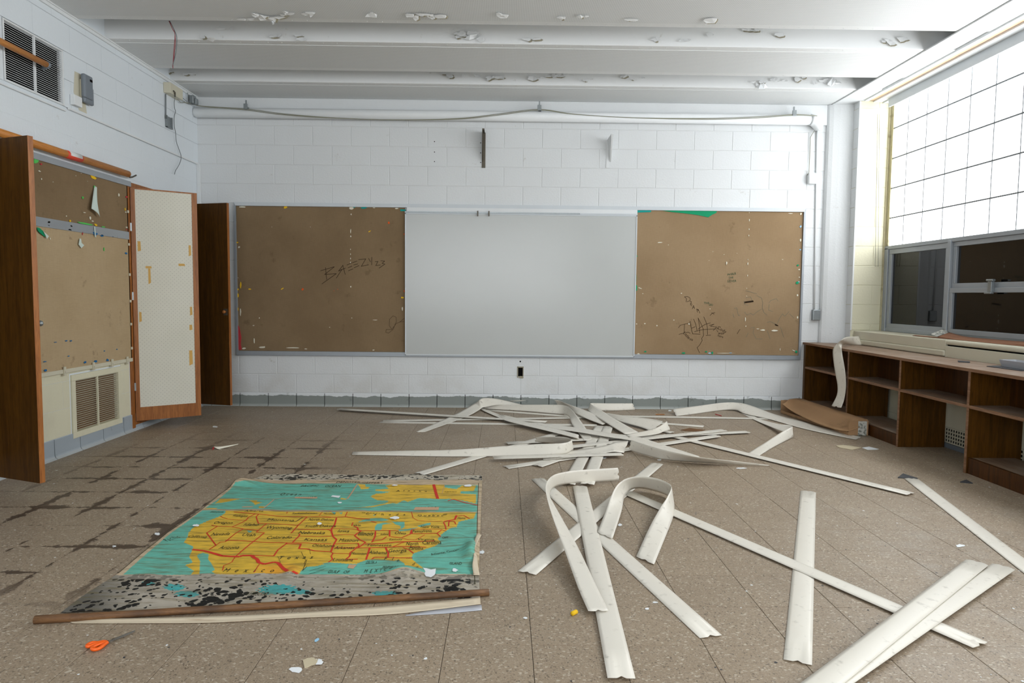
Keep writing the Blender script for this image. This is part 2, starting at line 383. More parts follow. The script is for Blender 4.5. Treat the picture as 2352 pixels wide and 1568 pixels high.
# left wall: openings for the closets, air grilles
CL = (6.08, 7.12, .07, 2.13)
_rects = [(YB, D, -.1, 3.7)]
for (h0, h1, g0, g1) in ((6.08, 7.12, .07, 2.13), (3.3, 4.37, .07, 2.13), (4.615, 5.225, 2.585, 2.985), (5.20, 5.87, .105, .59)):
    nr = []
    for (p, q, r, t) in _rects:
        if q <= h0 or p >= h1 or t <= g0 or r >= g1: nr.append((p, q, r, t)); continue
        if p < h0: nr.append((p, h0, r, t))
        if q > h1: nr.append((h1, q, r, t))
        a, b = max(p, h0), min(q, h1)
        if r < g0: nr.append((a, b, r, g0))
        if t > g1: nr.append((a, b, g1, t))
    _rects = nr
_m = MB()
for (p, q, r, t) in _rects: _m.box(XL-.1, XL-.0013, p, q, r, t)
wl = tag(_m.build('wall_left', M['wallhi']), kind='structure')
def lm(u, z): return M['cream'] if z < .75 else M['wallhi']
masonry(wl, 'x', XL, 1, 4.42, D, Z0, 2.58, 4.50, lm, gv=.4, holes=[(6.02, 7.18, 0, 2.2), (5.19, 5.88, .09, .60), (4.3, 6.06, .63, 2.15), (3.2, 4.44, 0, 2.2)])
masonry(wl, 'x', XL+.008, 1, 4.42, D, 2.582, 3.26, 4.50, lm, gv=.4, holes=[(4.61, 5.23, 2.575, 2.985)])
masonry(wl, 'x', XL, 1, 3.0, 4.42, 2.2, 3.26, 4.50, lm, gv=.4, holes=[])
# rear wall, right pier, window jamb
tag(box('wall_rear', M['wall'], XL-.3, XW+.3, YB-.2, YB, -.1, 3.7), kind='structure')
wr = tag(MB().box(XR+.0035, XW+.3, YJ+.0035, D, -.1, 3.7).box(3.694, XW+.3, YB, YJ, -.1, .70).box(XW+.09, XW+.3, YB, YJ, .7, 3.7).build('wall_right', M['cream']), kind='structure')
masonry(wr, 'x', XR, -1, YJ+.006, D, .745, 3.27, YJ-.1, lambda u, z: M['wall'])
masonry(wr, 'y', YJ, -1, XR, XW, .89, 3.27, XR+.005, lambda u, z: M['cream'], par=0)
masonry(wr, 'x', 3.69, -1, 5.72, YJ, .0, .70, 5.72, lambda u, z: M['cream'])
# round pipe chase in the corner
mb = MB().prism([(a, b, .745) for a, b in ((3.422, D), (3.422, 7.428), (3.435, 7.408), (3.47, 7.388), (3.53, 7.368), (3.60, 7.352), (XR, 7.345), (XR, D))], (0, 0, 3.27-.745))
tag(mb.build('wall_corner', M['wall']), kind='structure')
# floor
fl = tag(box('floor', M['slab'], XL-.2, XW, YB, D+.1, -.1, -.0035), kind='structure')
T = .3048; TX, TY = .107, 2.3396; cells = []
for i in range(-13, 13):
    for j in range(-17, 18):
        x0, x1 = max(XL, TX+i*T), min(3.69, TX+(i+1)*T); y0, y1 = max(YB, TY+j*T), min(D, TY+(j+1)*T)
        if x1-x0 < .01 or y1-y0 < .01: continue
        vis = 0; ar = 0
        if y0 > 1.2:
            q = [proj((a, b, 0)) for a, b in ((x0, y0), (x1, y0), (x1, y1), (x0, y1))]
            cxp = sum(a[0] for a in q)/4; cyp = sum(a[1] for a in q)/4
            if -60 < cxp < 2412 and cyp < 1620:
                ar = abs(sum(q[k][0]*q[(k+1) % 4][1]-q[(k+1) % 4][0]*q[k][1] for k in range(4)))/2
                if -1.6 < (x0+x1)/2 < -.2 and 3.0 < (y0+y1)/2 < 4.3: ar *= .0
        cells.append((ar, x0, x1, y0, y1))
cells.sort(reverse=True)
rest = MB(); proto = None
def tile(mb, x0, x1, y0, y1, z):
    g, e = .0010, .0012
    r = [(x0+g, y0+g), (x1-g, y0+g), (x1-g, y1-g), (x0+g, y1-g)]; t = [(x0+g+e, y0+g+e), (x1-g-e, y0+g+e), (x1-g-e, y1-g-e), (x0+g+e, y1-g-e)]
    mb.add([(a, b, -.0034) for a, b in r]+[(a, b, z-.0008) for a, b in r]+[(a, b, z) for a, b in t],
           [(8, 9, 10, 11)]+[(i, (i+1) % 4, (i+1) % 4+4, i+4) for i in range(4)]+[(4+i, 4+(i+1) % 4, 8+(i+1) % 4, 8+i) for i in range(4)])
for k, (ar, x0, x1, y0, y1) in enumerate(cells):
    if k < 300:
        full = abs(x1-x0-T) < 1e-4 and abs(y1-y0-T) < 1e-4
        z = R_.uniform(-.0006, 0)
        if full and proto: link_copy(proto, ((x0+x1)/2, (y0+y1)/2, z-.0034), fl); continue
        m_ = MB(); tile(m_, x0, x1, y0, y1, 0); o = m_.build('tile', M['tile'], fl)
        if full: proto = o
    else: tile(rest, x0, x1, y0, y1, -.0003)
tag(rest.build('tile', M['tile'], fl), kind='stuff')
# ceiling: deck panels with deep grooves between
ce = tag(box('ceiling', M['ceil'], XL-.3, XW+.3, YB, D+.1, 3.62, 3.75), kind='structure')
pans = [(6.885, D), (5.79, 6.525), (4.67, 5.395)]+[(4.67-1.12*k, 5.395-1.12*k) for k in range(1, 7)]
for k, (a, b) in enumerate(pans):
    a = max(a, YB)
    o = box('ceiling_panel', M['ceil'], XL-.26, XW+.1, a, b, ZC, 3.62, ce, b=.008)
    m = .085
    if b-m > a+m: box('perforated_panel', M['perf'], XL-.2, 3.44, a+m, b-m if k else b-.02, ZC-.003, ZC+.004, ce)
rv = MB()
for (a, b) in pans[:3]:
    for yy in (a+.035, b-.035):
        for i in range(58):
            x = -3.2+i*.113; rv.add([(x-.004, yy-.004, ZC), (x+.004, yy-.004, ZC), (x+.004, yy+.004, ZC), (x-.004, yy+.004, ZC), (x, yy, ZC-.004)], [(0, 1, 4), (1, 2, 4), (2, 3, 4), (3, 0, 4)])
tag(rv.build('rivets', M['ceil'], ce), kind='stuff')
# bond beam and pipe at the head of the back wall
tag(box('trim_1', M['wall'], XL, 3.42, D-.03, D, 3.06, ZC-.002, b=.01), kind='structure')
pipe = thing('pipe', 'white painted pipe running along the top of the back wall', 'pipe', (0, 7.36, 3.03))
_r0 = 1; e0 = [(-3.262, 7.375, 3.097), (-3.235, 7.375, 3.097), (3.21, 7.375, 3.10)]
MB().tube(e0, .052, 20, taper=[.75, 1, 1]).build('straight_run', M['trim'], pipe, True)
arc = [Vector((3.215+.1*math.sin(t), 7.375+.03*(1-math.cos(t)), 3.0+.1*math.cos(t))) for t in [i*math.pi/2/8 for i in range(9)]]
MB().tube(arc, .058, 18, taper=[1.02]*6+[.9, .8, .6]).build('elbow', M['trim'], pipe, True)
# coving lines on the left wall
tag(MB().box(XL, XL+.022, YB, D, ZC-.035, ZC-.001).box(XL+.022, XL+.032, YB, D, ZC-.012, ZC-.001).build('trim_2', M['trim']), kind='structure')
tag(MB().box(XL+.004, XL+.02, 5.27, D, 2.572, 2.586).box(XL+.004, XL+.018, 4.3, 5.23, 2.548, 2.556).build('trim_3', M['trim']), kind='structure')
tag(MB().box(XL+.002, XL+.034, D-.03, D-.003, 2.14, 2.575).build('trim_4', M['trim']), kind='structure')
# boards over the window side of the ceiling
tag(box('trim_5', M['trim'], 3.45, 3.655, YB, D, 3.262, 3.274, b=.003), kind='structure')
tag(MB().box(3.655, 3.71, YB, YJ, 3.285, 3.30).box(3.71, 3.752, YB, YJ, 3.262, 3.30).box(3.80, 3.885, YB, YJ, 3.25, 3.30).box(3.655, 3.71, YJ, D, 3.262, 3.3).build('trim_6', M['trim']), kind='structure')
tag(box('trim_7', M['woodstrip'], 3.752, 3.80, YB, YJ-.01, 3.266, 3.30), kind='structure')
tag(box('trim_8', M['alumw'], 3.885, 3.90, YB, 7.10, 3.165, 3.30, b=.002), kind='structure')
tag(box('trim_9', M['trim'], 3.90, XW+.2, YB, YJ, 3.24, 3.3), kind='structure')
# jamb trim strips
tag(MB().box(3.965, 3.999, YJ-.012, YJ, .89, 3.25).box(3.985, 4.0, YJ-.06, YJ-.012, .89, 3.25).build('trim_10', M['jamb']), kind='structure')
tag(MB().box(XR-.004, XR+.012, YJ-.006, YJ+.012, .89, 3.26, .003).build('trim_11', M['trim']), kind='structure')
# cove base
def cove(parent, a, b, axis, pos, m, sgn):
    prof = [(0, .143), (.004, .146), (.006, .14), (.007, .03), (.012, .012), (.028, .001), (.028, 0), (0, 0)]
    v = []
    for t in (a+.0035, b-.0035):
        for d, z in prof: v.append((t, pos+sgn*d, z) if axis == 'x' else (pos+sgn*d, t, z))
    n = len(prof); f = [tuple(range(n)), tuple(range(2*n-1, n-1, -1))]+[(i, (i+1) % n, n+(i+1) % n, n+i) for i in range(n)]
    put('cove_piece', v, f, m, parent)
bb = tag(box('baseboard_back', M['black'], XL, 3.28, D-.002, D, 0, .14), kind='structure')
x = PY(1196+.7, 905, D).x-14*T
while x < 3.28:
    if x+T > XL: cove(bb, max(x, XL), min(x+T, 3.28), 'x', D-.002, M['cove'], -1)
    x += T
bl = tag(box('baseboard_left', M['black'], XL, XL+.002, 3.0, D, 0, .13), kind='structure')
y = 4.98-T*7
while y < D:
    if y+T > 3.0: cove(bl, max(y, 3.0), min(y+T, D-.03), 'y', XL+.002, M['covel'], 1)
    y += T

# ------------------------------------------------------------------ window
def frame4(mb, u0, u1, z0, z1, wd, x0, x1, b=.003):
    mb.box(x0, x1, u0, u1, z1-wd, z1, b); mb.box(x0, x1, u0, u1, z0, z0+wd, b)
    mb.box(x0, x1, u0, u0+wd, z0+wd, z1-wd, b); mb.box(x0, x1, u1-wd, u1, z0+wd, z1-wd, b)
w1 = tag(box('window_1', M['groove'], XW+.0035, XW+.06, YB, YJ, 1.76, 3.26), kind='structure')
pr = None; zs = [1.78+.0, 2.058, 2.362, 2.667, 2.973, 3.255]
yy = 7.225-.3
rows = [(1.775, 2.0535), (2.0625, 2.3575), (2.3665, 2.6625), (2.6715, 2.9685), (2.9775, 3.25)]
protos = {}
for r, (a, b) in enumerate(rows):
    y1 = YJ-.012; y = 6.927
    k = 0
    while y1 > YB+.05:
        y0 = max(y, YB+.01); key = (r, round(y1-y0, 3))
        g = .0028
        if key in protos: link_copy(protos[key], (XW, (y0+y1)/2, a), w1)
        else: protos[key] = box('glass_block', M['glow'], XW, XW+.003, y0+g, y1-g, a, b, w1, origin=(XW, (y0+y1)/2, a))
        y1 = y0; y = y0-.3075
for zz in (2.058, 2.362, 2.667, 2.973): box('mortar_rib', M['groove'], XW-.010, XW+.0035, YB, YJ-.012, zz-.006, zz+.006, w1)
yv = 6.927
while yv > 2.5: box('mortar_rib', M['groove'], XW-.005, XW+.0035, yv-.0036, yv+.0036, 1.772, 3.25, w1); yv -= .3075
w2 = tag(box('window_2', M['black'], XW+.07, XW+.085, YB, YJ, .88, 1.76), kind='structure')
mb = MB()
mb.box(XW-.02, XW+.07, YB, YJ-.01, 1.735, 1.772, .004)           # head
mb.box(XW-.012, XW+.07, YB, YJ-.01, .887, .925, .004)            # sill member
mb.box(XW-.02, XW+.07, 7.155, YJ-.012, .887, 1.75, .003)        # left jamb
yy = 6.155
while yy > YB: mb.box(XW-.03, XW+.07, yy-.022, yy+.022, .887, 1.75, .004); yy -= 1.10
mb.build('window_frame', M['alum'], w2)
b_ = [(6.18, 7.15), (5.08, 6.13), (3.98, 5.03), (2.88, 3.93)]
for k, (a, b) in enumerate(b_):
    if k == 0:
        s = MB(); frame4(s, a, b, .92, 1.735, .05, XW-.008, XW+.03); f = s.build('sash', M['alum'], w2); box('pane', M['pane'], XW+.012, XW+.016, a+.05, b-.05, .97, 1.69, f)
    else:
        s = MB(); frame4(s, a, b, 1.325, 1.735, .042, XW-.004, XW+.03); f = s.build('sash', M['alum'], w2); box('pane', M['pane'], XW+.018, XW+.022, a+.04, b-.04, 1.36, 1.70, f)
        s = MB(); frame4(s, a, b, .92, 1.325, .042, XW-.022, XW+.012); f = s.build('sash', M['alum'], w2); box('pane', M['pane'], XW+.0, XW+.004, a+.04, b-.04, .955, 1.29, f)
        yc = (a+b)/2-.02
        lt = MB().box(XW-.05, XW-.02, yc-.022, yc+.022, 1.285, 1.375, .004).box(XW-.06, XW-.03, yc-.045, yc+.03, 1.375, 1.392, .004).box(XW-.07, XW-.04, yc-.045, yc+.03, 1.272, 1.286, .003)
        lt.build('latch', M['steel'], w2)
# bead chain at the jamb
ch = [PY(2016+t*0-6*t, 262+t*350, YJ-.02) for t in [i/20 for i in range(21)]]
p2 = [PY(2020-3*t, 262+t*350, YJ-.02) for t in [i/20 for i in range(21)]]
tag(MB().tube(ch+p2[::-1], .0022, 6).build('pull_chain', M['cable']), 'thin bead pull chain hanging on the cream window jamb', 'chain')

# sill casings (radiator covers) and grilles below
s1 = thing('sill_cover', 'cream metal window sill cover with plain stepped front, in the corner', 'sill cover', (3.8, 6.4, .745), 'cream sill covers')
MB().box(3.695, XW-.012, 5.705, YJ-.002, .80, .887, .006).build('top_casing', M['creamplastic'], s1)
MB().box(3.682, 3.75, 5.705, YJ-.002, .747, .80, .012).build('lower_ledge', M['creamplastic'], s1)
s2 = thing('sill_cover', 'cream metal window sill cover with rounded lip and dark slot, running to the right edge', 'sill cover', (3.8, 3, .745), 'cream sill covers')
MB().box(3.69, XW-.012, 1.2, 5.70, .848, .889, .014).build('rounded_top', M['creamplastic'], s2)
MB().box(3.71, 3.75, 1.2, 5.70, .836, .849).build('slot', M['black'], s2)
MB().box(3.69, 3.71, 1.2, 5.70, .02, .837, .004).build('front_panel', M['creamplastic'], s2)
def grille(y0, y1):
    o = thing('floor_grille', 'cream heater grille of square holes seen behind the '+('third' if y1 > 5.2 else 'fourth')+' bookcase bay', 'grille', (3.685, y1, .04), 'heater grilles behind the bookcase')
    box('backing', M['black'], 3.686, 3.688, y0, y1, .045, .165, o)
    m = MB(); n_ = int(round((y1-y0)/.03)); r_ = 5
    for i in range(n_+1): yv = y0+(y1-y0)*i/n_; m.box(3.680, 3.686, yv-.0045, yv+.0045, .045, .165)
    for j in range(r_): zv = .045+.03*j; m.box(3.6795, 3.6865, y0-.02, y1+.02, zv-.005, zv+.005)
    m.build('grid', M['creamplastic'], o)
grille(5.20, 5.72); grille(4.25, 4.95)
tag(box('baseboard_right', M['grey'], 3.672, 3.69, 1.2, 5.70, 0, .038), kind='structure')

# ------------------------------------------------------------------ bookcase under the window
XB = 3.27; bc = thing('bookcase', 'long low brown wooden bookcase of open bays beneath the window', 'bookcase', (3.4, 5.2, 0))
t_ = .022; ys = [7.445, 6.472, 5.613, 4.77, 3.915, 3.06, 2.2]
box('side_panel', M['shelfwood'], XB, 3.68, 7.40, 7.445, 0, .722, bc)
for k, y in enumerate(ys[1:]):
    box('divider', M['shelfwood'], XB+.003, 3.66 if k < 6 else 3.68, y-t_/2, y+t_/2, 0, .722, bc)
    box('edge_band', M['plyedge'], XB-.001, XB+.003, y-t_/2, y+t_/2, 0, .722, bc)
for k in range(6):
    a, b = ys[k+1]+t_/2, (ys[k]-t_/2 if k else 7.40)
    box('shelf', M['counter'], XB+.004, 3.56, a, b, .463, .483, bc)
    box('shelf_edge', M['plyedge'], XB+.0005, XB+.004, a, b, .462, .484, bc)
    z0 = .473 if k else .10
    box('back_panel', M['shelfdark'], 3.555, 3.565, a, b, z0, .722, bc)
    if k != 2:
        box('bottom_shelf', M['counter'], XB+.03, 3.62, a, b, .094, .11, bc)
        box('toe_kick', M['shelfdark'], XB+.012, XB+.034, a, b, 0, .095 if k != 3 else .112, bc)
ct = box('countertop', M['counter'], XB-.012, 3.70, 2.0, D-.004, .722, .745, bc, b=.002)
box('countertop_edge', M['plyedge'], XB-.014, XB-.012, 2.0, D-.004, .722, .743, bc)
# peeled strip at the wall by the bookcase
# items on the counter and sill
tag(MB().prism([PZ(a, b, .746) for a, b in ((2200, 829), (2227, 831), (2228, 833), (2201, 831.5))], (0, 0, .006)).build('marker_pen', M['slate']), 'short black pen lying on the bookcase top', 'pen')
tag(MB().prism([PZ(a, b, .746) for a, b in ((2266, 841.5), (2290, 840), (2352, 842), (2400, 850), (2346, 852))], (0, 0, .004)).build('slate_sheet', M['slate']), 'flat dark grey sheet on the bookcase top at the right', 'sheet')
def loft(name, loops, m, parent=None, cap0=True, cap1=False, smooth=False, origin=None):
    n = len(loops[0]); v = [p for l in loops for p in l]; f = []
    for i in range(len(loops)-1):
        for k in range(n): f.append((i*n+k, i*n+(k+1) % n, (i+1)*n+(k+1) % n, (i+1)*n+k))
    if cap0: f.append(tuple(range(n))[::-1])
    if cap1: f.append(tuple((len(loops)-1)*n+k for k in range(n)))
    return put(name, v, f, m, parent, smooth, origin)
def rr(cx, cy_, hx, hy, z, r=.012):
    out = []
    for qx, qy, a0 in ((1, 1, 0), (-1, 1, 90), (-1, -1, 180), (1, -1, 270)):
        for a in (0, 30, 60, 90):
            t = math.radians(a0+a); out.append(Vector((cx+qx*(hx-r)+r*math.cos(t), cy_+qy*(hy-r)+r*math.sin(t), z)))
    return out
c = PZ(2345, 846, .75)
tx, ty = 3.60, 4.72
tag(loft('plastic_tray', [rr(tx, ty, .05, .13, .750), rr(tx, ty, .058, .14, .775), rr(tx, ty, .064, .147, .80), rr(tx, ty, .061, .144, .80), rr(tx, ty, .054, .136, .775), rr(tx, ty, .046, .126, .754)], M['tray'], None, True, True),
    'light grey plastic tub on the bookcase top at the right edge', 'tub')
# cardboard piece on the sill
def sheet(name, rowsL, rowsR, m, parent=None, th=.003, n=6, cross=4, bulge=0):
    A = catmull(rowsL, n); B = catmull(rowsR, n); v = []; f = []; k = cross+1
    for i in range(len(A)):
        t = (A[min(i+1, len(A)-1)]-A[max(i-1, 0)]); wv = B[i]-A[i]; nn = t.cross(wv)
        nn = nn.normalized() if nn.length > 1e-9 else Vector((0, 0, 1))
        for j in range(k):
            s = j/cross; v.append(A[i].lerp(B[i], s)+nn*(bulge*4*s*(1-s)))
        
    top = len(v)
    norms = []
    for i in range(len(A)):
        t = (A[min(i+1, len(A)-1)]-A[max(i-1, 0)]); wv = B[i]-A[i]; nn = t.cross(wv); nn = nn.normalized() if nn.length > 1e-9 else Vector((0, 0, 1)); norms.append(nn)
    v += [v[i*k+j]-norms[i]*th for i in range(len(A)) for j in range(k)]
    for i in range(len(A)-1):
        for j in range(cross):
            a = i*k+j; f.append((a, a+1, a+k+1, a+k)); f.append((top+a, top+a+k, top+a+k+1, top+a+1))
        f.append((i*k, (i+1)*k, top+(i+1)*k, top+i*k)); a = i*k+cross; f.append((a, top+a, top+a+k, a+k))
    for j in range(cross):
        f.append((j, top+j, top+j+1, j+1)); a = (len(A)-1)*k+j; f.append((a, a+1, top+a+1, top+a))
    return put(name, v, f, m, parent, True)
cb = thing('cardboard_strip', 'reddish corrugated cardboard strip curling up along the window sill', 'cardboard', (3.9, 5.6, .89))
sheet('strip', [(3.78, 5.95, .90), (3.79, 5.65, .892), (3.80, 5.3, .893), (3.80, 4.8, .9), (3.8, 4.3, .9)], [(3.93, 6.02, .935), (3.92, 5.8, .912), (3.92, 5.5, .91), (3.93, 4.8, .915), (3.93, 4.3, .915)], M['cardor'], cb, .004)
sheet('white_label', [(3.765, 6.03, .918), (3.78, 5.955, .9022)], [(3.93, 6.11, .96), (3.93, 6.025, .9372)], M['label'], cb, .003, 3)
tag(sheet('cardboard_underlay', [(3.74, 6.25, .893), (3.76, 5.5, .893), (3.75, 4.3, .893)], [(3.80, 6.3, .893), (3.86, 5.5, .893), (3.9, 4.3, .893)], M['cardor'], None, .003), 'flat torn cardboard sheet beneath the curled strip on the sill', 'cardboard')

# ------------------------------------------------------------------ back wall fittings
fr = thing('bulletin_board', 'long grey-framed board with brown burlap panels on the back wall, behind the whiteboard', 'bulletin board', (0, D, .55))
x0, x1, z0, z1 = -2.882, 3.228, .553, 2.184
MB().prism([(x0, D-.028, z1), (x1, D-.028, z1), (x1-.02, D-.028, z1-.038), (x0+.018, D-.028, z1-.038)], (0, .026, 0)).build('top_rail', M['alumw'], fr)
MB().prism([(x0, D-.028, z0), (x0+.022, D-.028, z0+.045), (x1-.022, D-.028, z0+.045), (x1, D-.028, z0)], (0, .026, 0)).build('bottom_rail', M['alum'], fr)
MB().prism([(x0, D-.028, z0), (x0, D-.028, z1), (x0+.018, D-.028, z1-.038), (x0+.022, D-.028, z0+.045)], (0, .026, 0)).build('side_rail', M['alum'], fr)
MB().prism([(x1, D-.028, z0), (x1-.022, D-.028, z0+.045), (x1-.02, D-.028, z1-.038), (x1, D-.028, z1)], (0, .026, 0)).build('side_rail', M['alum'], fr)
YBD = D-.012
b1 = tag(box('burlap_panel', M['burlap'], -2.862, -1.07, YBD, D-.003, .60, 2.144, fr), 'left burlap panel')
b2 = tag(box('burlap_panel', M['burlapr'], 1.417, 3.205, YBD, D-.003, .60, 2.144, fr), 'right burlap panel with scribbles')
wbd = thing('whiteboard', 'large plain whiteboard between the two brown boards', 'whiteboard', (.17, D-.04, .565))
a0, a1 = -1.066, 1.415
box('panel', M['whiteboard'], a0+.006, a1-.006, D-.036, D-.015, .577, 2.087, wbd)
fm = MB().box(a0, a0+.012, D-.041, D-.014, .567, 2.094, .002).box(a1-.012, a1, D-.041, D-.014, .567, 2.094, .002).box(a0, a1, D-.041, D-.014, .567, .58, .002).box(a0, a1, D-.041, D-.014, 2.075, 2.09, .002)
fm.build('frame', M['alumw'], wbd)
box('top_board', M['trim'], a0+.02, a1, D-.034, D-.014, 2.104, 2.146, wbd)
box('map_rail', M['steel'], a0, .80, D-.046, D-.02, 2.09, 2.105, wbd); box('map_rail', M['alumw'], .80, a1, D-.045, D-.02, 2.09, 2.105, wbd)
for px in (1097.5, 1123):
    p = PY(px, 488, D-.05); MB().box(p.x-.006, p.x+.006, D-.062, D-.044, 2.06, 2.115, .002).build('map_hook', M['darkmetal'], wbd)
# handwriting
def strokes(lst, ox, oy, k, Y, wd, name, m, parent, norm='y'):
    mb = MB()
    for s in lst:
        P = [PY(ox+a/k, oy+b/k, Y) if norm == 'y' else PX(ox+a/k, oy+b/k, Y) for a, b in s]
        for a, b in zip(P, P[1:]):
            d = (b-a); 
            if d.length < 1e-6: continue
            q = Vector((-d.z, 0, d.x)).normalized()*wd/2
            e = d.normalized()*wd*.3
            mb.add([a-e-q, b+e-q, b+e+q, a-e+q], [(0, 1, 2, 3)])
    return tag(mb.build(name, m, parent), kind='stuff')
B1 = [[(848,712),(972,676),(885,745),(990,738),(860,830)],[(892,683),(903,790)],[(990,778),(1040,700),(1010,715),(1050,662)],[(1048,662),(1060,710),(1070,745)],[(1030,705),(1072,688)],
 [(1085,660),(1130,640)],[(1095,685),(1130,670)],[(1098,712),(1140,695)],[(1135,640),(1175,625)],[(1145,660),(1182,650)],[(1150,685),(1195,665)],[(1190,612),(1255,605),(1215,672),(1280,658)],
 [(1280,600),(1297,632)],[(1310,590),(1308,660)],[(1340,630),(1364,628),(1345,665),(1387,660)],[(1390,622),(1425,625),(1402,645),(1427,652),(1375,688)]]
strokes(B1, 520, 440, 3.92, YBD-.0015, .005, 'handwriting', M['ink'], b1)
strokes([[(1600,1140),(1560,1175),(1530,1185),(1490,1240),(1440,1240),(1434,1265),(1460,1273),(1500,1240),(1530,1170),(1528,1130),(1500,1117),(1468,1150),(1466,1205),(1490,1240)],[(1560,1172),(1600,1168)]], 520, 440, 3.92, YBD-.0015, .003, 'scribble', M['ink'], b1)
B2 = [[(315,210),(380,200),(430,225),(445,265),(430,300),(370,325)],[(315,210),(352,240),(365,270),(350,325)],[(440,305),(470,320),(450,385),(480,415)],[(455,360),(490,380)],[(490,480),(520,405),(545,480)],[(500,450),(535,450)],
 [(590,480),(610,560)],[(590,480),(630,520),(620,485),(665,580)],[(180,905),(220,850),(310,825),(430,800)],[(315,825),(310,1010)],[(190,1055),(300,1025),(400,1005),(440,1030)],[(440,760),(470,930),(500,1045)],[(520,710),(570,830),(600,980)],
 [(480,915),(560,880)],[(620,940),(700,880),(780,830),(900,795)],[(625,690),(655,880),(660,1020)],[(620,680),(690,820),(735,930),(745,1080)],[(750,660),(810,800),(830,900),(838,1060)],[(540,995),(640,965),(760,945),(960,935),(1050,930),(1090,915)],[(500,1045),(670,1050)],
 [(870,850),(980,825),(900,870),(1040,890),(960,970)],[(1040,960),(1070,1000)],[(745,1080),(700,1150),(715,1190),(660,1290),(600,1355),(655,1470)],[(800,1080),(905,1072)],[(1500,1045),(1550,960),(1568,945)],
 [(925,570),(985,600)],[(890,630),(940,580),(1000,565)]]
strokes(B2, 1540, 660, 9.8, YBD-.0015, .0042, 'handwriting', M['ink'], b2)
strokes([[(310,860),(330,920)],[(330,770),(370,760),(400,890),(430,880)],[(500,830),(540,880),(600,850),(640,880),(700,830),(780,780)],[(520,600),(600,580),(620,640)],[(490,650),(500,700),(560,720)],[(700,560),(780,600),(800,680),(790,760),(820,840),(870,880)],[(900,680),(930,640),(1020,610),(1050,650)],[(905,700),(895,800),(960,820)],
 [(870,1000),(920,985),(1000,1020),(1050,1060)],[(1030,1030),(1070,940),(1120,860),(1160,900),(1230,820)],[(1240,860),(1310,930)],[(600,1090),(660,1080),(640,1170),(690,1270),(790,1270)],[(870,1130),(920,1270)],[(1090,1080),(1140,1240)],[(560,1170),(530,1240)],[(520,480),(700,530)]], 1640, 600, 7.13, YBD-.0015, .0035, 'scribble', M['ink3'], b2)
strokes([[(500,665),(640,645)],[(500,680),(645,660)],[(520,672),(640,652)],[(1000,1030),(1045,1050)],[(1005,1045),(1048,1055)]], 1640, 600, 7.13, YBD-.0016, .008, 'ink_bar', M['ink'], b2)
def text_geo(s, size):
    cu = bpy.data.curves.new('t', 'FONT'); cu.body = s; cu.size = size; cu.align_x = 'CENTER'; cu.align_y = 'CENTER'; cu.resolution_u = 2
    o = bpy.data.objects.new('t', cu); COL.objects.link(o); bpy.context.view_layer.update()
    me = o.evaluated_get(bpy.context.evaluated_depsgraph_get()).to_mesh(); v = [tuple(a.co) for a in me.vertices]; f = [tuple(p.vertices) for p in me.polygons]
    o.to_mesh_clear() if False else None
    bpy.data.objects.remove(o); bpy.data.curves.remove(cu); return v, f
def wall_text(lst, Y, name, m, parent):
    mb = MB()
    for s, px, py, size, rot, sx in lst:
        c = PY(px, py, Y); v, f = text_geo(s, size); cr, sr = math.cos(rot), math.sin(rot)
        mb.add([(c.x+(a*sx*cr-b*sr), Y, c.z+(a*sx*sr+b*cr)) for a, b, _ in v], f)
    return tag(mb.build(name, m, parent), kind='stuff')
wall_text([('MrSBLB', 1680.5, 629.5, .034, .16, .85), ('THE', 1679, 637.5, .03, .1, 1.0), ('LOVER', 1681, 645.5, .034, .05, .95), ('THE', 1623, 696, .032, .0, 1), ('SKI', 1633, 700, .034, -.05, 1)], YBD-.0016, 'lettering', M['ink2'], b2)
wall_text([('Cody', 1658, 757, .05, -.5, 1), ('was', 1656, 765, .04, 0, 1), ('here', 1655, 772, .035, -.3, 1), ('Little', 1577, 770, .045, -.8, 1), ('sis', 1588, 779, .04, -.3, 1)], YBD-.0016, 'small_lettering', M['ink'], b2)
# paper scraps stapled round the boards
def blob(cx, cz, w_, h_, Y, seed, ang=0, n=9, plane='y', dep=.003):
    r = random.Random(seed); pts = []
    for i in range(n):
        a = 2*math.pi*i/n; q = r.uniform(.6, 1.1); u, v = math.cos(a)*w_/2*q, math.sin(a)*h_/2*q
        u, v = u*math.cos(ang)-v*math.sin(ang), u*math.sin(ang)+v*math.cos(ang)
        pts.append(Vector((cx+u, Y, cz+v)) if plane == 'y' else Vector((Y, cx+u, cz+v)))
    return pts
def scraps(lst, name, m, parent, Y=YBD, n=8):
    mb = MB()
    for i, (px, py, w_, h_, ang) in enumerate(lst):
        c = PY(px, py, Y); mb.prism(blob(c.x, c.z, w_/212, h_/212, Y-.006, i*7+len(name), ang, n)[::-1], (0, .004, 0))
    o = mb.build(name, m, parent); tag(o, kind='stuff'); return o
k = 3.92
S1w = [(140,138,80,16),(115,500,18,20),(128,1080,12,80),(160,1410,40,16),(325,1400,60,22),(600,1405,150,12),(716,1415,26,10),(298,1137,10,12),(245,1205,18,8),(252,1340,10,60),(1130,150,48,26),(1124,205,12,16),(1120,355,8,44),(1120,403,12,16),(1118,520,5,14),(1118,562,6,18),(1118,602,6,20),(1118,636,8,16),(1121,856,12,18),(1530,152,40,12),(1330,145,22,9),(1340,1155,50,6),(1325,1425,26,10),(1585,1055,14,36),(410,318,8,4),(757,318,6,5),(930,1220,12,6),(1130,1136,8,8),(106,775,6,6)]
scraps([(520+a/k, 440+b/k, w_/k, h_/k, 0) for a, b, w_, h_ in S1w], 'paper_scraps', M['scraps'], b1)
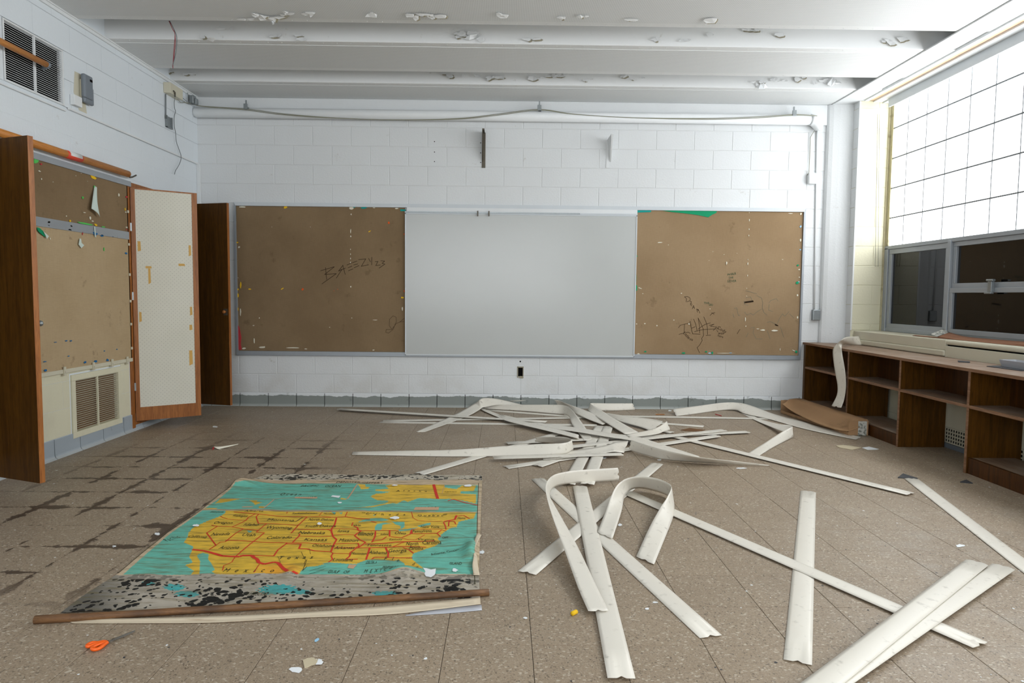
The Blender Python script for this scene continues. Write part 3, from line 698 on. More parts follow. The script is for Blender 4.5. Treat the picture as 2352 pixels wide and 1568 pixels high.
S1y = [(533,142,36,26),(1290,357,34,10),(130,840,14,60),(103,880,22,22),(104,935,22,50),(212,877,28,14),(504,874,38,10),(103,1060,14,40),(1586,953,30,20),(102,458,20,14)]
scraps([(520+a/k, 440+b/k, w_/k, h_/k, .5 if w_ > 30 and h_ < 14 else 0) for a, b, w_, h_ in S1y], 'yellow_paper_scraps', M['yellow'], b1)
scraps([(520+a/k, 440+b/k, w_/k, h_/k, 0) for a, b, w_, h_ in [(1463,280,20,26),(686,880,22,24),(1600,382,10,20),(1602,895,10,24),(1003,880,10,8),(970,892,8,6),(100,1200,14,24)]], 'red_paper_scraps', M['orange'], b1)
scraps([(520+a/k, 440+b/k, w_/k, h_/k, 0) for a, b, w_, h_ in [(1240,145,64,22),(1588,168,60,22),(1150,140,30,14)]], 'teal_paper_scraps', M['teal'], b1)
def poly(name, px, Y, m, label=None, cat=None, parent=None, d=.003, group=None, plane='y'):
    P = [PY(a, b, Y) if plane == 'y' else (PX(a, b, Y) if plane == 'x' else PZ(a, b, Y)) for a, b in px]
    dv = {'y': (0, d, 0), 'x': (-d, 0, 0), 'z': (0, 0, -d)}[plane]
    o = MB().prism(P, dv).build(name, m, parent)
    if label: tag(o, label, cat, group)
    return o
poly('torn_paper', [(545.5,744),(550,752),(552,762),(554,775),(553,790),(555,803),(547,803),(546,780)], YBD-.006, M['red'], 'crumpled red paper strip hanging at the left edge of the left board', 'paper')
poly('torn_paper', [(1461,483),(1496,483),(1495,487),(1478,487.5),(1463,488)], YBD-.006, M['teal'], 'teal paper strip at the top left corner of the right board', 'paper')
poly('torn_paper', [(1522,484),(1546,483),(1647,484),(1645,489),(1636,493),(1627,499),(1605,494),(1575,490),(1545,487)], YBD-.006, M['green'], 'large torn green paper along the top of the right board', 'paper')
k = 3.92
S2w = [(450,480,10,6),(375,458,50,10),(975,642,14,34),(852,540,6,6),(952,566,8,6),(817,620,6,6),(1068,555,6,4),(1178,190,8,8),(1179,258,9,24),(1177,338,8,18),(1175,395,7,16),(1167,612,7,12),(1166,648,9,30),(1163,756,7,18),(1156,870,6,8),(1156,940,7,8),(1144,1150,8,52),(1148,1210,8,14),(1302,1246,52,16),(1400,1250,74,15),(1256,1234,24,6),(1550,197,50,7),(1643,200,22,20),(1640,437,16,28),(1628,702,20,16),(1629,770,14,12),(1612,930,16,22),(1614,1130,14,30),(1580,1430,44,8),(1455,1420,8,30),(960,1453,200,6),(637,1190,16,12),(568,915,14,10),(220,918,12,6),(238,1188,18,12),(348,1205,14,14),(500,1155,10,10),(826,1055,10,6),(1478,611,12,6),(180,1463,34,24),(195,868,40,8),(165,1190,12,10)]
scraps([(1420+a/k, 440+b/k, w_/k, h_/k, -.4 if 30 < w_ < 50 and h_ < 11 else 0) for a, b, w_, h_ in S2w], 'paper_scraps', M['scraps'], b2)
scraps([(1420+a/k, 440+b/k, w_/k, h_/k, 0) for a, b, w_, h_ in [(158,780,12,90),(160,870,22,60),(167,580,18,14),(1612,820,36,34),(1600,1440,24,26),(587,1452,34,16),(846,1450,20,26),(243,1440,26,14),(1615,662,22,20),(790,1440,24,16)]], 'green_paper_scraps', M['green'], b2)
scraps([(1420+a/k, 440+b/k, w_/k, h_/k, 0) for a, b, w_, h_ in [(1641,315,20,22),(1637,523,14,16),(1625,812,22,14),(822,1453,36,14),(1010,1452,34,12)]], 'blue_paper_scraps', M['blue'], b2)

# brackets, outlet, boxes, conduit, cable
br = thing('shelf_bracket', 'dark tarnished metal shelf bracket high on the back wall', 'bracket', (-.233, D, 2.57), 'wall brackets')
MB().box(-.252, -.214, D-.006, D, 2.575, 2.945, .001).build('back_plate', M['darkmetal'], br)
MB().prism([(-.245, D-.004, 2.95), (-.245, D-.16, 2.935), (-.245, D-.165, 2.90), (-.245, D-.03, 2.66), (-.245, D-.004, 2.63)], (.004, 0, 0)).box(-.245, -.222, D-.165, D-.004, 2.935, 2.95).build('arm', M['darkmetal'], br)
br = thing('shelf_bracket', 'white painted metal shelf bracket tilting off the back wall, right of the dark one', 'bracket', (1.1, D, 2.59), 'wall brackets')
MB().prism([(1.075, D-.006, 2.59), (1.108, D-.006, 2.59), (1.108, D-.006, 2.86), (1.10, D-.006, 2.91), (1.078, D-.006, 2.90)], (0, .006, 0)).build('back_plate', M['trim'], br)
MB().prism([PY(1399,372,D-.004), PY(1403,372,D-.01), PY(1408,308,D-.16), PY(1412,309,D-.165), PY(1393,323,D-.006), PY(1394,327,D-.004)][:3]+[PY(1404,307,D-.16), PY(1394,322,D-.01)], (.004, 0, 0)).build('arm', M['trim'], br)
scr = MB()
for px, py in ((998, 325), (998, 349), (998, 371), (1104, 328), (1104, 351), (1104, 373), (1195, 830)):
    c = PY(px, py, D-.001); r_ = .009 if py == 830 else .0055
    scr.add([c+Vector((math.cos(a)*r_, 0, math.sin(a)*r_)) for a in [i*math.pi/4 for i in range(8)]], [tuple(range(8))])
scr.build('screw_holes', M['black'], wb)
ol = thing('outlet_box', 'open empty electrical outlet hole with chipped rim in the back wall', 'outlet', (.183, D, .33))
box('cavity', M['black'], .158, .208, D-.003, D+.0, .345, .44, ol)
mb = MB().box(.148, .158, D-.005, D, .33, .452).box(.208, .217, D-.005, D, .345, .452).box(.15, .215, D-.005, D, .44, .452)
mb.prism(blob(.19, .334, .06, .03, D-.006, 5), (0, .005, 0)); mb.build('chipped_rim', M['tan'], ol)
cn = thing('conduit', 'thin white conduit dropping down the back wall beside the corner column', 'conduit', (3.33, D, 1.1))
MB().tube([PY(1877, 292, D-.012), PY(1874, 500, D-.012), PY(1870, 712, D-.012)], .009, 8).build('riser', M['trim'], cn, True)
sb = box('switch_box', M['steel'], 3.338, 3.418, D-.05, D, .985, 1.10, b=.006); tag(sb, 'small grey metal switch box on the back wall above the bookcase', 'switch box')
sb = thing('thermostat_box', 'small white box with a cable, high on the back wall near the corner', 'box', (3.28, D, 2.44))
MB().box(3.235, 3.325, D-.055, D, 2.44, 2.555, .012).build('housing', M['trim'], sb)
MB().tube([PY(1875, 292, D-.03), PY(1861, 316, D-.012), PY(1860, 360, D-.012), PY(1858, 396, D-.02), PY(1854, 402, D-.03)], .0035, 6).build('cord', M['cable'], sb, True)
cb_ = [(446,240),(470,244),(565,250),(650,261),(760,270),(900,275),(1050,272),(1150,261),(1238,251),(1320,262),(1450,270),(1620,272),(1740,268),(1824,263),(1877,266)]
for dz in (0, .012):
    P = catmull([PY(a, b, 7.312) for a, b in cb_], 6)
    o = MB().tube([p+Vector((0, 0, -dz*math.sin(i*.11)**2)) for i, p in enumerate(P)], .0035, 6).build('cable', M['cable'], None, True)
    tag(o, 'grey-green cable draped along the pipe on the back wall' if not dz else 'second thin cable twisted along the first on the back wall pipe', 'cable', 'cables on the back wall')
for i, (px, py) in enumerate(((565, 241), (1239, 244), (1824, 256))):
    c = PY(px, py, 7.32)
    o = MB().box(c.x-.020, c.x+.020, 7.30, 7.318, c.z-.045, c.z+.01, .003).box(c.x-.004, c.x+.022, 7.315, D-.03, c.z-.03, c.z-.02).box(c.x-.006, c.x+.006, 7.318, 7.33, c.z, c.z+.05).build('cable_clamp', M['steel'])
    tag(o, ['small metal clamp hanging at the left of the back wall pipe', 'small metal clamp at the middle of the back wall pipe', 'small metal clamp at the right end of the back wall pipe'][i], 'clamp', 'pipe clamps')
# ------------------------------------------------------------------ left wall fittings
def grill_v(name, label, y0, y1, z0, z1, n, fw, m, ms, dark, ang, depth=.02):
    o = thing(name, label, 'air grille', (XL, (y0+y1)/2, z0))
    box('backing', dark, XL-.032, XL-.028, y0, y1, z0, z1, o)
    f = MB(); x0_, x1_ = XL-.03, XL+.012
    f.box(x0_, x1_, y0, y1, z1-fw, z1, .002).box(x0_, x1_, y0, y1, z0, z0+fw, .002).box(x0_, x1_, y0, y0+fw, z0+fw, z1-fw, .002).box(x0_, x1_, y1-fw, y1, z0+fw, z1-fw, .002)
    f.build('grille_frame', m, o)
    p = None; h = (z1-z0-2*fw)/n
    for i in range(n):
        zc = z0+fw+(i+.5)*h
        if p is None:
            w_ = .018; c_, s_ = math.cos(ang)*w_/2, math.sin(ang)*w_/2; t = .0012
            yy0, yy1 = y0+fw, y1-fw
            v = [(XL-.006+s*c_, yv, zc-s*s_+q*t) for yv in (yy0, yy1) for s, q in ((-1, -1), (1, -1), (1, 1), (-1, 1))]
            p = put('slat', v, [(0,1,2,3), (7,6,5,4), (0,4,5,1), (1,5,6,2), (2,6,7,3), (3,7,4,0)], ms, o, origin=(XL, (y0+y1)/2, zc))
        else: link_copy(p, (XL, (y0+y1)/2, zc), o)
    box('mullion', m, XL-.004, XL+.009, (y0+y1)/2-.006, (y0+y1)/2+.006, z0+fw, z1-fw, o)
    return o
grill_v('air_grille', 'large white louvred air grille high on the left wall', 4.615, 5.225, 2.585, 2.985, 26, .012, M['trim'], M['trim'], M['black'], .5)
grill_v('air_grille', 'cream louvred air grille low on the left wall beneath the burlap board', 5.20, 5.87, .105, .59, 24, .045, M['cream'], M['creamplastic'], M['cardin'], -.6)
po = thing('wooden_pole', 'orange brown wooden pole fixed across the high air grille', 'pole', (XL+.07, 4.4, 2.8))
MB().tube([(XL+.075, 3.9, 2.79), (XL+.075, 4.93, 2.79)], .021, 16).build('shaft', M['pole'], po, True)
MB().tube([(XL+.075, 4.93, 2.79), (XL+.075, 4.95, 2.79)], .024, 16).tube([(XL+.07, 4.95, 2.79), (XL+.03, 4.99, 2.785), (XL+.004, 5.0, 2.785)], .014, 10).build('end_bracket', M['grey'], po, True)
po = thing('map_pole', 'orange brown pole with red and white tape resting along the left board top', 'pole', (XL+.05, 5.4, 2.19))
MB().tube([(XL+.055, 4.2, 2.222), (XL+.055, 5.98, 2.222)], .0275, 18).build('shaft', M['pole'], po, True)
MB().tube([(XL+.055, 5.14, 2.222), (XL+.055, 5.32, 2.222)], .029, 18).build('tape', M['tape'], po, True)
MB().tube([(XL+.0565, 5.165, 2.2255), (XL+.0565, 5.305, 2.2255)], .0284, 18).build('white_tape', M['tapew'], po, True)
MB().tube([(XL+.05, 5.98, 2.215), (XL+.05, 6.02, 2.2), (XL+.05, 6.06, 2.21), (XL+.05, 6.12, 2.235)], .007, 8).build('hook', M['darkmetal'], po, True)
ph = thing('phone_cradle', 'grey plastic phone cradle on the left wall beside the high grille', 'phone cradle', (XL, 5.46, 2.66))
MB().box(XL+.025, XL+.06, 5.40, 5.51, 2.70, 2.88, .012).box(XL+.02, XL+.05, 5.41, 5.535, 2.665, 2.80, .012).build('cradle_body', M['grey'], ph)
MB().box(XL+.060, XL+.063, 5.465, 5.495, 2.835, 2.852).build('slot', M['black'], ph)
MB().box(XL+.008, XL+.025, 5.42, 5.50, 2.68, 2.84).build('wall_plate', M['creamplastic'], ph)
tag(MB().prism([(XL+.009, 5.34, 2.72), (XL+.009, 5.36, 2.88), (XL+.009, 5.45, 2.88), (XL+.009, 5.50, 2.60), (XL+.009, 5.40, 2.60)], (-.0005, 0, 0)).build('old_paint_patch', M['creamplastic'], wl))
tag(box('junction_box', M['trim'], XL+.01, XL+.045, 5.29, 5.385, 2.615, 2.69, b=.003), 'small white junction box below the grey phone cradle', 'box')
sp = thing('speaker_box', 'cream metal box at the top of the left wall near the corner', 'box', (XL, 6.87, 3.12))
MB().box(XL+.008, XL+.075, 6.73, 6.99, 3.115, 3.215, .006).build('housing', M['creamplastic'], sp)
MB().tube([PX(398,208,XL+.08), PX(402,212,XL+.09), PX(402,222,XL+.07)], .006, 8).build('plug', M['darkmetal'], sp, True)
tag(MB().tube([PX(380.5,216,XL+.02), PX(381,272,XL+.02)], .006, 8).build('surface_conduit', M['wiredark'], None, True), 'thin grey conduit below the cream box on the left wall', 'conduit')
tag(MB().box(XL+.012, XL+.016, 6.75, 6.86, 2.80, 2.91).box(XL+.016, XL+.03, 6.75, 6.76, 2.80, 2.91).box(XL+.016, XL+.03, 6.85, 6.86, 2.80, 2.91).box(XL+.016, XL+.03, 6.75, 6.86, 2.80, 2.807).build('wall_box', M['steel']), 'open grey metal box at the foot of the thin conduit', 'box')
wp = [(402,222),(400,236),(401,248),(403,256),(400,268),(400,288),(403,303),(405,325),(410,340),(416,358),(414,372),(408,384),(403,392),(401,400)]
tag(MB().tube(catmull([PX(a, b, XL+.03) for a, b in wp], 4), .0032, 6).build('hanging_wire', M['wiredark'], None, True), 'loose grey wire dangling down the left wall', 'wire')
for i, (q, m_) in enumerate((([(403,222),(408,228),(416,236),(426,235),(432,238)], 'cable'), ([(404,214),(416,222),(428,232),(434,238),(445,240)], 'wiredark'), ([(402,224),(412,226),(420,232),(430,236),(440,238)], 'cable'))):
    tag(MB().tube(catmull([PX(a, b, XL+.035) for a, b in q], 4), .003, 6).build('wire', M[m_], None, True), ['lowest looping wire', 'straight upper wire', 'middle curly wire'][i]+' from the cream box to the corner', 'wire', 'corner wires')
tag(MB().box(-3.25, -3.20, 7.24, 7.31, 3.16, 3.24, .012).box(-3.20, -3.175, 7.25, 7.30, 3.15, 3.21, .008).tube([(-3.24,7.2,3.25), (-3.245,7.2,3.16)], .004, 6).build('clamp_assembly', M['steel']), 'knotted white and metal cable clamp in the upper left corner', 'clamp')
for i, (q, m_, r_) in enumerate((([(388,48),(397,68),(402,80),(399,120),(397,157)], 'wirered', .0025), ([(390,48),(398,64),(406,86),(404,120),(397,150),(396,154)], 'wiredark', .003), ([(389,48),(400,70),(403,95),(400,130),(396,152)], 'wirered', .0022))):
    tag(MB().tube(catmull([PY(a, b, 5.55) for a, b in q], 4), r_, 6).build('ceiling_wire', M[m_], None, True), ['straightest dull red', 'bowed grey', 'second thin red'][i]+' wire hanging from the first ceiling groove', 'wire', 'ceiling wires')

# framed burlap board on the left wall
lb = thing('burlap_board', 'tall burlap board in two panels with a grey rail, on the left wall', 'bulletin board', (XL, 5.3, .61))
box('upper_panel', M['burlap'], XL-.003, XL+.012, 4.35, 6.045, 1.725, 2.13, lb)
box('lower_panel', M['burlapl'], XL-.003, XL+.012, 4.35, 6.045, .635, 1.70, lb)
box('top_rail', M['alum'], XL, XL+.022, 4.35, 6.09, 2.13, 2.175, lb, b=.002)
box('middle_rail', M['alum'], XL, XL+.018, 4.35, 6.045, 1.672, 1.738, lb, b=.002)
box('bottom_rail', M['creamplastic'], XL, XL+.02, 4.35, 6.045, .615, .645, lb, b=.002)
for y in (4.6, 5.1, 5.46, 5.72, 5.95):
    MB().box(XL+.018, XL+.03, y-.012, y+.012, .60, .665, .003).box(XL+.028, XL+.034, y-.005, y+.005, .62, .635).build('clip', M['creamplastic'], lb)
for z in (1.9, 1.62, 1.36, 1.13, .93, .72): MB().box(XL+.014, XL+.022, 6.025, 6.045, z, z+.022, .001).build('corner_clip', M['creamplastic'], lb)
# scraps on the left board
XS = XL+.018
k = 5.6
def L5(*p): return [(70+a/k, 320+b/k) for a, b in p]
poly('torn_paper', L5((48,232),(95,240),(112,262),(100,295),(70,308),(48,305)), XS, M['lgreen'], 'bright green paper scrap at the top left of the left wall board', 'paper', plane='x')
P = [PX(a, b, c) for (a, b), c in zip(L5((822,597),(800,760),(785,890)), (XS, XS+.02, XS+.03))]; Q = [PX(a, b, c) for (a, b), c in zip(L5((846,640),(862,820),(895,1000)), (XS, XS+.03, XS+.02))]
tp = thing('torn_paper', 'curled pale paper cone hanging from the upper left burlap panel', 'paper', P[0])
sheet('curl', P, Q, M['pale'], tp, .001, 6, 5, .012)
poly('green_tip', L5((818,595),(830,595),(848,640),(820,650)), XS+.004, M['lgreen'], parent=tp, plane='x')
tp = thing('torn_paper', 'curled dark green paper strip at the left edge below the grey rail', 'paper', PX(*L5((90,1130))[0], XS))
poly('green_face', L5((88,1130),(120,1140),(165,1180),(205,1240),(195,1255),(150,1225),(110,1190),(90,1160)), XS+.006, M['green'], parent=tp, plane='x')
poly('pale_back', L5((165,1178),(238,1245),(212,1280),(198,1240)), XS+.012, M['pale'], parent=tp, plane='x')
poly('torn_paper', L5((635,1272),(652,1280),(658,1330),(692,1362),(655,1398),(622,1352),(630,1310)), XS+.006, M['pale'], 'small pale paper scrap hanging on the lower burlap panel', 'paper', plane='x')
poly('torn_paper', L5((775,462),(815,468),(852,500),(835,517),(790,500)), XS, M['yellow'], 'yellow paper scrap near the top of the left wall board', 'paper', plane='x')
poly('torn_paper', L5((600,1058),(700,1070),(790,1092),(808,1105),(740,1100),(640,1080)), XS+.004, M['lgreen'], 'thin green paper strip lying along the grey rail', 'paper', plane='x')
poly('torn_paper', L5((808,1190),(840,1200),(868,1210),(850,1235),(820,1228)), XS+.004, M['dblue'], 'round blue scrap just under the grey rail', 'paper', plane='x')
poly('torn_paper', L5((820,1120),(832,1120),(845,1262),(832,1250)), XS+.008, M['pale'], 'thin white strip dangling over the blue scrap', 'paper', plane='x')
def scrapsx(lst, name, m, ox=70, oy=320, kk=5.6):
    mb = MB()
    for i, (a, b, w_, h_) in enumerate(lst):
        c = PX(ox+a/kk, oy+b/kk, XS); s_ = c.y/F_PX; mb.prism(blob(c.y, c.z, w_/kk*s_*1.8, h_/kk*s_, XS, i*3+len(name), 0, 7, 'x'), (-.003, 0, 0))
    tag(mb.build(name, m, lb), kind='stuff')
scrapsx([(1138,716,24,48),(117,408,28,18),(655,437,12,8),(585,468,10,10),(292,547,10,10),(143,510,14,22),(770,1010,24,60),(800,1050,30,14),(700,942,34,10),(465,985,12,22),(508,1160,44,20),(237,1108,24,12),(256,1275,10,34),(770,1210,60,8),(1228,935,16,20),(1240,1130,30,20),(1118,1255,10,14),(735,540,8,8)], 'paper_scraps', M['scraps'])
scrapsx([(512,1048,24,30),(842,1098,36,40),(240,1065,36,26),(528,1115,36,24),(1220,900,16,50)], 'yellow_paper_scraps', M['yellow'])
scrapsx([(940,1125,60,18),(948,1412,14,50),(675,750,22,40)], 'green_paper_scraps', M['lgreen'])
scrapsx([(140,318,30,26),(1238,740,30,26),(1240,1160,26,14),(672,1210,10,50)], 'red_paper_scraps', M['red'])
scrapsx([(922,1238,44,28),(1232,1465,30,26),(1060,1252,20,10)], 'blue_paper_scraps', M['dblue'])
scrapsx([(357,650,26,22),(843,568,20,24),(668,585,24,20),(750,578,30,20),(520,418,18,12),(557,418,18,10),(436,428,22,8),(917,484,10,8),(820,497,10,8),(540,537,16,10),(353,580,24,10)], 'small_scraps', M['dblue'], 0, 660, 3.409)

# closets: frames, interiors, doors
def closet(num, y0, y1):
    o = tag(thing('door_%d' % num, None, None, (XL, (y0+y1)/2, .07)), kind='structure')
    f = MB().box(XL-.02, XL+.012, y0-.05, y0, .02, 2.17, .002).box(XL-.02, XL+.012, y1, y1+.05, .02, 2.17, .002).box(XL-.02, XL+.012, y0, y1, 2.125, 2.17, .002).box(XL-.02, XL+.012, y0, y1, .045, .075, .002)
    f.build('door_frame', M['dooredge'], o)
    MB().box(XL-.62, XL-.60, y0-.02, y1+.02, .05, 2.2).box(XL-.6, XL-.2, y0-.02, y0, .05, 2.2).box(XL-.6, XL-.2, y1, y1+.02, .05, 2.2).box(XL-.6, XL-.2, y0, y1, .05, .07).box(XL-.6, XL-.2, y0, y1, 2.15, 2.2).build('closet_interior', M['shelfdark'], o)
closet(1, 6.08, 7.12); closet(2, 3.3, 4.37)
def leaf(label, hinge, free, z0, z1, peg, knobside, group='brown closet door leaves'):
    """door leaf: slab from hinge to free edge (xy), thickness to the side of the face away from the camera"""
    h, f = Vector(hinge+(0,)), Vector(free+(0,)); d = (f-h); Lw = d.length; d.normalize(); nrm = Vector((d.y, -d.x, 0))
    if nrm.y > 0: nrm = -nrm                    # towards the camera
    t = .032; o = thing('closet_door', label, 'door', (h.x, h.y, z0), group)
    def bx(name, m, u0, u1, v0, v1, a, b, par=o):
        P = [h+d*u+nrm*v+Vector((0, 0, z)) for z in (a, b) for v in (v0, v1) for u in (u0, u1)]
        return put(name, P, [(0,2,3,1), (4,5,7,6), (0,1,5,4), (2,6,7,3), (0,4,6,2), (1,3,7,5)], m, par, origin=tuple(P[0]))
    bx('slab', M['door'], .001, Lw-.001, -t, -.0006, z0+.001, z1-.001)
    bx('edge_band', M['dooredge'], Lw-.001, Lw, -t, 0, z0, z1); bx('face_veneer', M['door'], 0, Lw-.001, -.0006, 0, z0, z1)
    if peg:
        for u0, u1, a, b in ((0, .035, z0, z1), (Lw-.045, Lw, z0, z1), (.035, Lw-.045, z0, z0+.12), (.035, Lw-.045, z1-.012, z1)): bx('rim', M['dooredge'], u0, u1, 0, .008, a, b)
        pg = bx('pegboard', M['peg'], .035, Lw-.045, 0, .005, z0+.12, z1-.012)
        tp_ = MB()
        for (u, z, w_, hh) in ((.13, 1.70-.26, .05, .02), (.135, 1.36, .02, .14), (.40, 1.47, .055, .022), (.06, 1.62, .025, .09), (.47, 1.60, .02, .1), (.055, 1.0, .02, .09), (.47, 1.05, .02, .08), (.465, .9, .025, .05), (.46, .62, .03, .14), (.5, .14, .03, .05), (.27, .1, .05, .03)):
            q = [h+d*(u+a)+nrm*.0062+Vector((0, 0, z+b)) for a, b in ((-w_/2, -hh/2), (w_/2, -hh/2*.8), (w_/2*.8, hh/2), (-w_/2, hh/2))]
            tp_.add(q, [(0, 1, 2, 3)])
        tp_.build('tape_marks', M['tapey'], o)
        for z in (1.75, .35, 1.15): bx('hinge', M['steel'], -.02, .006, -.01, .010, z, z+.07)
    if knobside:
        p = h+d*(Lw-.035)+Vector((0, 0, 1.03)); sgn = nrm if knobside > 0 else -nrm
        st = p+sgn*(0 if knobside > 0 else t)
        MB().tube([st, st+sgn*.012, st+sgn*.018, st+sgn*.028, st+sgn*.036, st+sgn*.04], .017, 14, taper=[.6, .45, .8, 1.05, .9, .4]).build('knob', M['steel'] if knobside < 0 else M['dooredge'], o, True)
        if knobside > 0: bx('knob_plate', M['darkmetal'], Lw-.06, Lw-.012, .0005, .002, .995, 1.06)
    return o
leaf('brown wooden closet door standing open at the left edge, its edge facing the room', (XL+.002, 4.27), (-2.752, 4.062), .08, 2.115, False, -1)
leaf('closet door swung open showing its white pegboard inner face', (XL+.012, 6.085), (-2.82, 6.40), .08, 2.125, True, 0)
leaf('plain brown closet door nearest the back wall, with a round knob', (XL+.004, 7.105), (-2.772, 6.965), .08, 2.115, False, 1)

# ------------------------------------------------------------------ peeling paint on the ceiling
FL = M['white']
fk = [(565,45,3),(600,40,5),(625,46,3),(655,35,4),(700,35,3),(850,36,3),(945,38,4),(975,40,5),(1000,38,3),(1160,38,3),(1285,46,3),(1345,40,3),(1465,45,2),(1640,50,3),
      (470,84,2),(520,70,2),(635,80,3),(680,85,3),(1078,75,5),(1065,82,4),(1110,90,2),(1225,90,3),(1510,90,3),(1570,95,2),(1640,78,2),(1720,69,3),(1740,69,3),(1790,82,3),
      (395,165,3),(430,172,3),(1020,172,3),(1060,174,2),(1110,178,3),(1145,178,3),(1235,178,4),(1270,172,4),(1300,172,4),(1345,182,4),(1430,178,2),(1465,182,3),(1745,190,5),(1790,185,4),(1835,180,3),(1870,188,2),(1900,186,5),(1915,190,4),(2030,95,3),(2080,90,3)]
pf = MB(); pt = MB()
for i, (px, py, n_) in enumerate(fk):
    for j in range(n_):
        r_ = random.Random(i*31+j); x_, y_ = px+r_.uniform(-16, 16), py+r_.uniform(-4, 5)
        Yf = 5.788 if py < 110 else 6.883
        c = PY(x_, y_, Yf-.013)
        if py < 52 or c.z < ZC+.012: c = PZ(x_, y_ if py > 52 else y_-5, ZC-.010); flat = True
        else: flat = False
        w_, h_ = r_.uniform(.016, .06), r_.uniform(.008, .028); m_ = []
        for a in range(7):
            t = a*2*math.pi/7+r_.uniform(-.3, .3); q = r_.uniform(.5, 1.15); u, v_ = math.cos(t)*w_*q, math.sin(t)*h_*q
            m_.append(c+(Vector((u, v_, -abs(v_)*.8*(v_ > 0)-.001)) if flat else Vector((u, -.25*abs(u)-.6*max(0, -v_), v_))))
        pf.add(m_, [tuple(range(7))])
        if r_.random() < .35: pt.add([Vector((p.x+.012, p.y+.011, p.z-(.0 if flat else .006))) for p in m_], [tuple(range(7))])
tag(pf.build('peeling_paint', M['ceil'], ce), kind='stuff'); tag(pt.build('bare_patches', M['tan'], ce), kind='stuff')
# bigger individual curls
for i, (pts, dy) in enumerate((([(624,42),(629,50),(630,55),(626,57),(624,50)], 0), ([(1066,90),(1072,84),(1080,80),(1090,76),(1097,78),(1099,84),(1090,88),(1078,92)], 0), ([(1738,198),(1747,193),(1757,192),(1764,200),(1755,204),(1742,204)], 1), ([(1901,182),(1912,178),(1919,184),(1917,193),(1909,199),(1900,194)], 1), ([(843,37),(856,34),(860,38),(850,41)], 0), ([(595,40),(603,35),(606,40),(600,44)], 0))):
    Yf = 5.77 if not dy else 6.865
    P = [PY(a, b, (Yf if i in (1, 2, 3) else 5.33)-.012*(j % 3)) for j, (a, b) in enumerate(pts)]
    MB().prism(P, (0, .0015, 0)).build('paint_flake', M['trim'], ce)

# ------------------------------------------------------------------ blind vanes strewn over the floor
VW = .089
def ribbon(name, A, B, mt, th=.0014, cross=6, n=5, camber=.004, notch=True, label=None, group=None):
    A = catmull(A, n); B = catmull(B, n); k = cross+1; m = len(A); v = []; nr = []
    for i in range(m):
        t = (A[min(i+1, m-1)]+B[min(i+1, m-1)]-A[max(i-1, 0)]-B[max(i-1, 0)]); wv = B[i]-A[i]; nn = wv.cross(t).normalized(); nr.append(nn)
        for j in range(k):
            s = j/cross; v.append(A[i].lerp(B[i], s)+nn*(camber*4*s*(1-s)))
    if notch:
        for i0, i1, q in ((0, 1, .012), (m-1, m-2, .012)):
            j = cross//2; d = (A[i1]-A[i0]).normalized(); v[i0*k+j] += d*q; v[i0*k] += d*.001
            for j in range(k): v[i0*k+j] += d*(.006*(abs(j/cross-.5)*2)**2)
    top = len(v); v += [v[i*k+j]-nr[i]*th for i in range(m) for j in range(k)]; f = []
    for i in range(m-1):
        for j in range(cross):
            a = i*k+j; f.append((a, a+1, a+k+1, a+k)); f.append((top+a, top+a+k, top+a+k+1, top+a+1))
        f.append((i*k, (i+1)*k, top+(i+1)*k, top+i*k)); a = i*k+cross; f.append((a, top+a, top+a+k, a+k))
    for j in range(cross):
        f.append((j, top+j, top+j+1, j+1)); a = (m-1)*k+j; f.append((a, a+1, top+a+1, top+a))
    o = put(name, v, f, mt, None, True); tag(o, label, 'blind slat', group or 'fallen vertical blind slats'); return o
def flat(a, b, z, label, ext=False, w=VW, z2=None, cam=.004):
    P, Q = PZ(*a, z), PZ(*b, z if z2 is None else z2)
    if min(P.y, Q.y) > 5: cam = .0012
    if ext: d = (Q-P).normalized(); Q = P+d*2.12
    d = (Q-P).normalized(); s = Vector((d.y, -d.x, 0)).normalized()*w/2; n_ = 12
    return ribbon('blind_slat', [P-s, Q-s], [P+s, Q+s], M['vane'], n=n_, camber=cam, label=label)
def bent(st, label, n=5, camber=-.003, notch=True):
    A = [PZ(a, b, c) for a, b, c, d, e, f in st]; B = [PZ(d, e, f) for a, b, c, d, e, f in st]
    return ribbon('blind_slat', A, B, M['vane'], n=n, camber=camber, label=label, notch=notch)
flat((777,938.5), (1256,968), .020, 'long white blind slat furthest left, starting by the grey baseboard')
flat((879,966), (1365,958), .006, 'thin white blind slat, upper of the two that start together on the left')
flat((872,969), (1372,976), .003, 'thin white blind slat, lower of the two that start together on the left')
flat((1115,941), (1617,979), .003, 'white blind slat passing under the big loops and ending alone on the right')
bent([(955,991,.004,976,991.5,.004), (1048,950,.02,1070,957,.008), (1088,927,.06,1099,942,.02), (1100,919,.10,1107,936,.03), (1109,914,.12,1117,934,.035), (1125,914,.12,1140,930,.05), (1150,917,.10,1168,930,.05), (1204,930,.035,1206,938,.012)], 'white blind slat arching up into a loop near the back wall, left end on floor')
bent([(1109,928,.045,1113,938,.006), (1190,929,.065,1203,943.5,.006), (1270,929,.085,1270,949,.006), (1298,931,.09,1296,951,.006), (1314,941,.08,1307,957,.012), (1335,968,.035,1314,974,.018), (1350,990,.028,1328,993,.018), (1360,1008,.02,1341,1011,.016)], 'white blind slat on edge along the back wall, then bending toward the viewer')
bent([(1171,920,.08,1174,932,.012), (1271,918,.09,1275,934,.012), (1300,926,.08,1305,941,.012), (1360,948,.04,1345,960,.024), (1400,968,.02,1384,975,.02)], 'white blind slat behind the others, closest to the back wall baseboard')
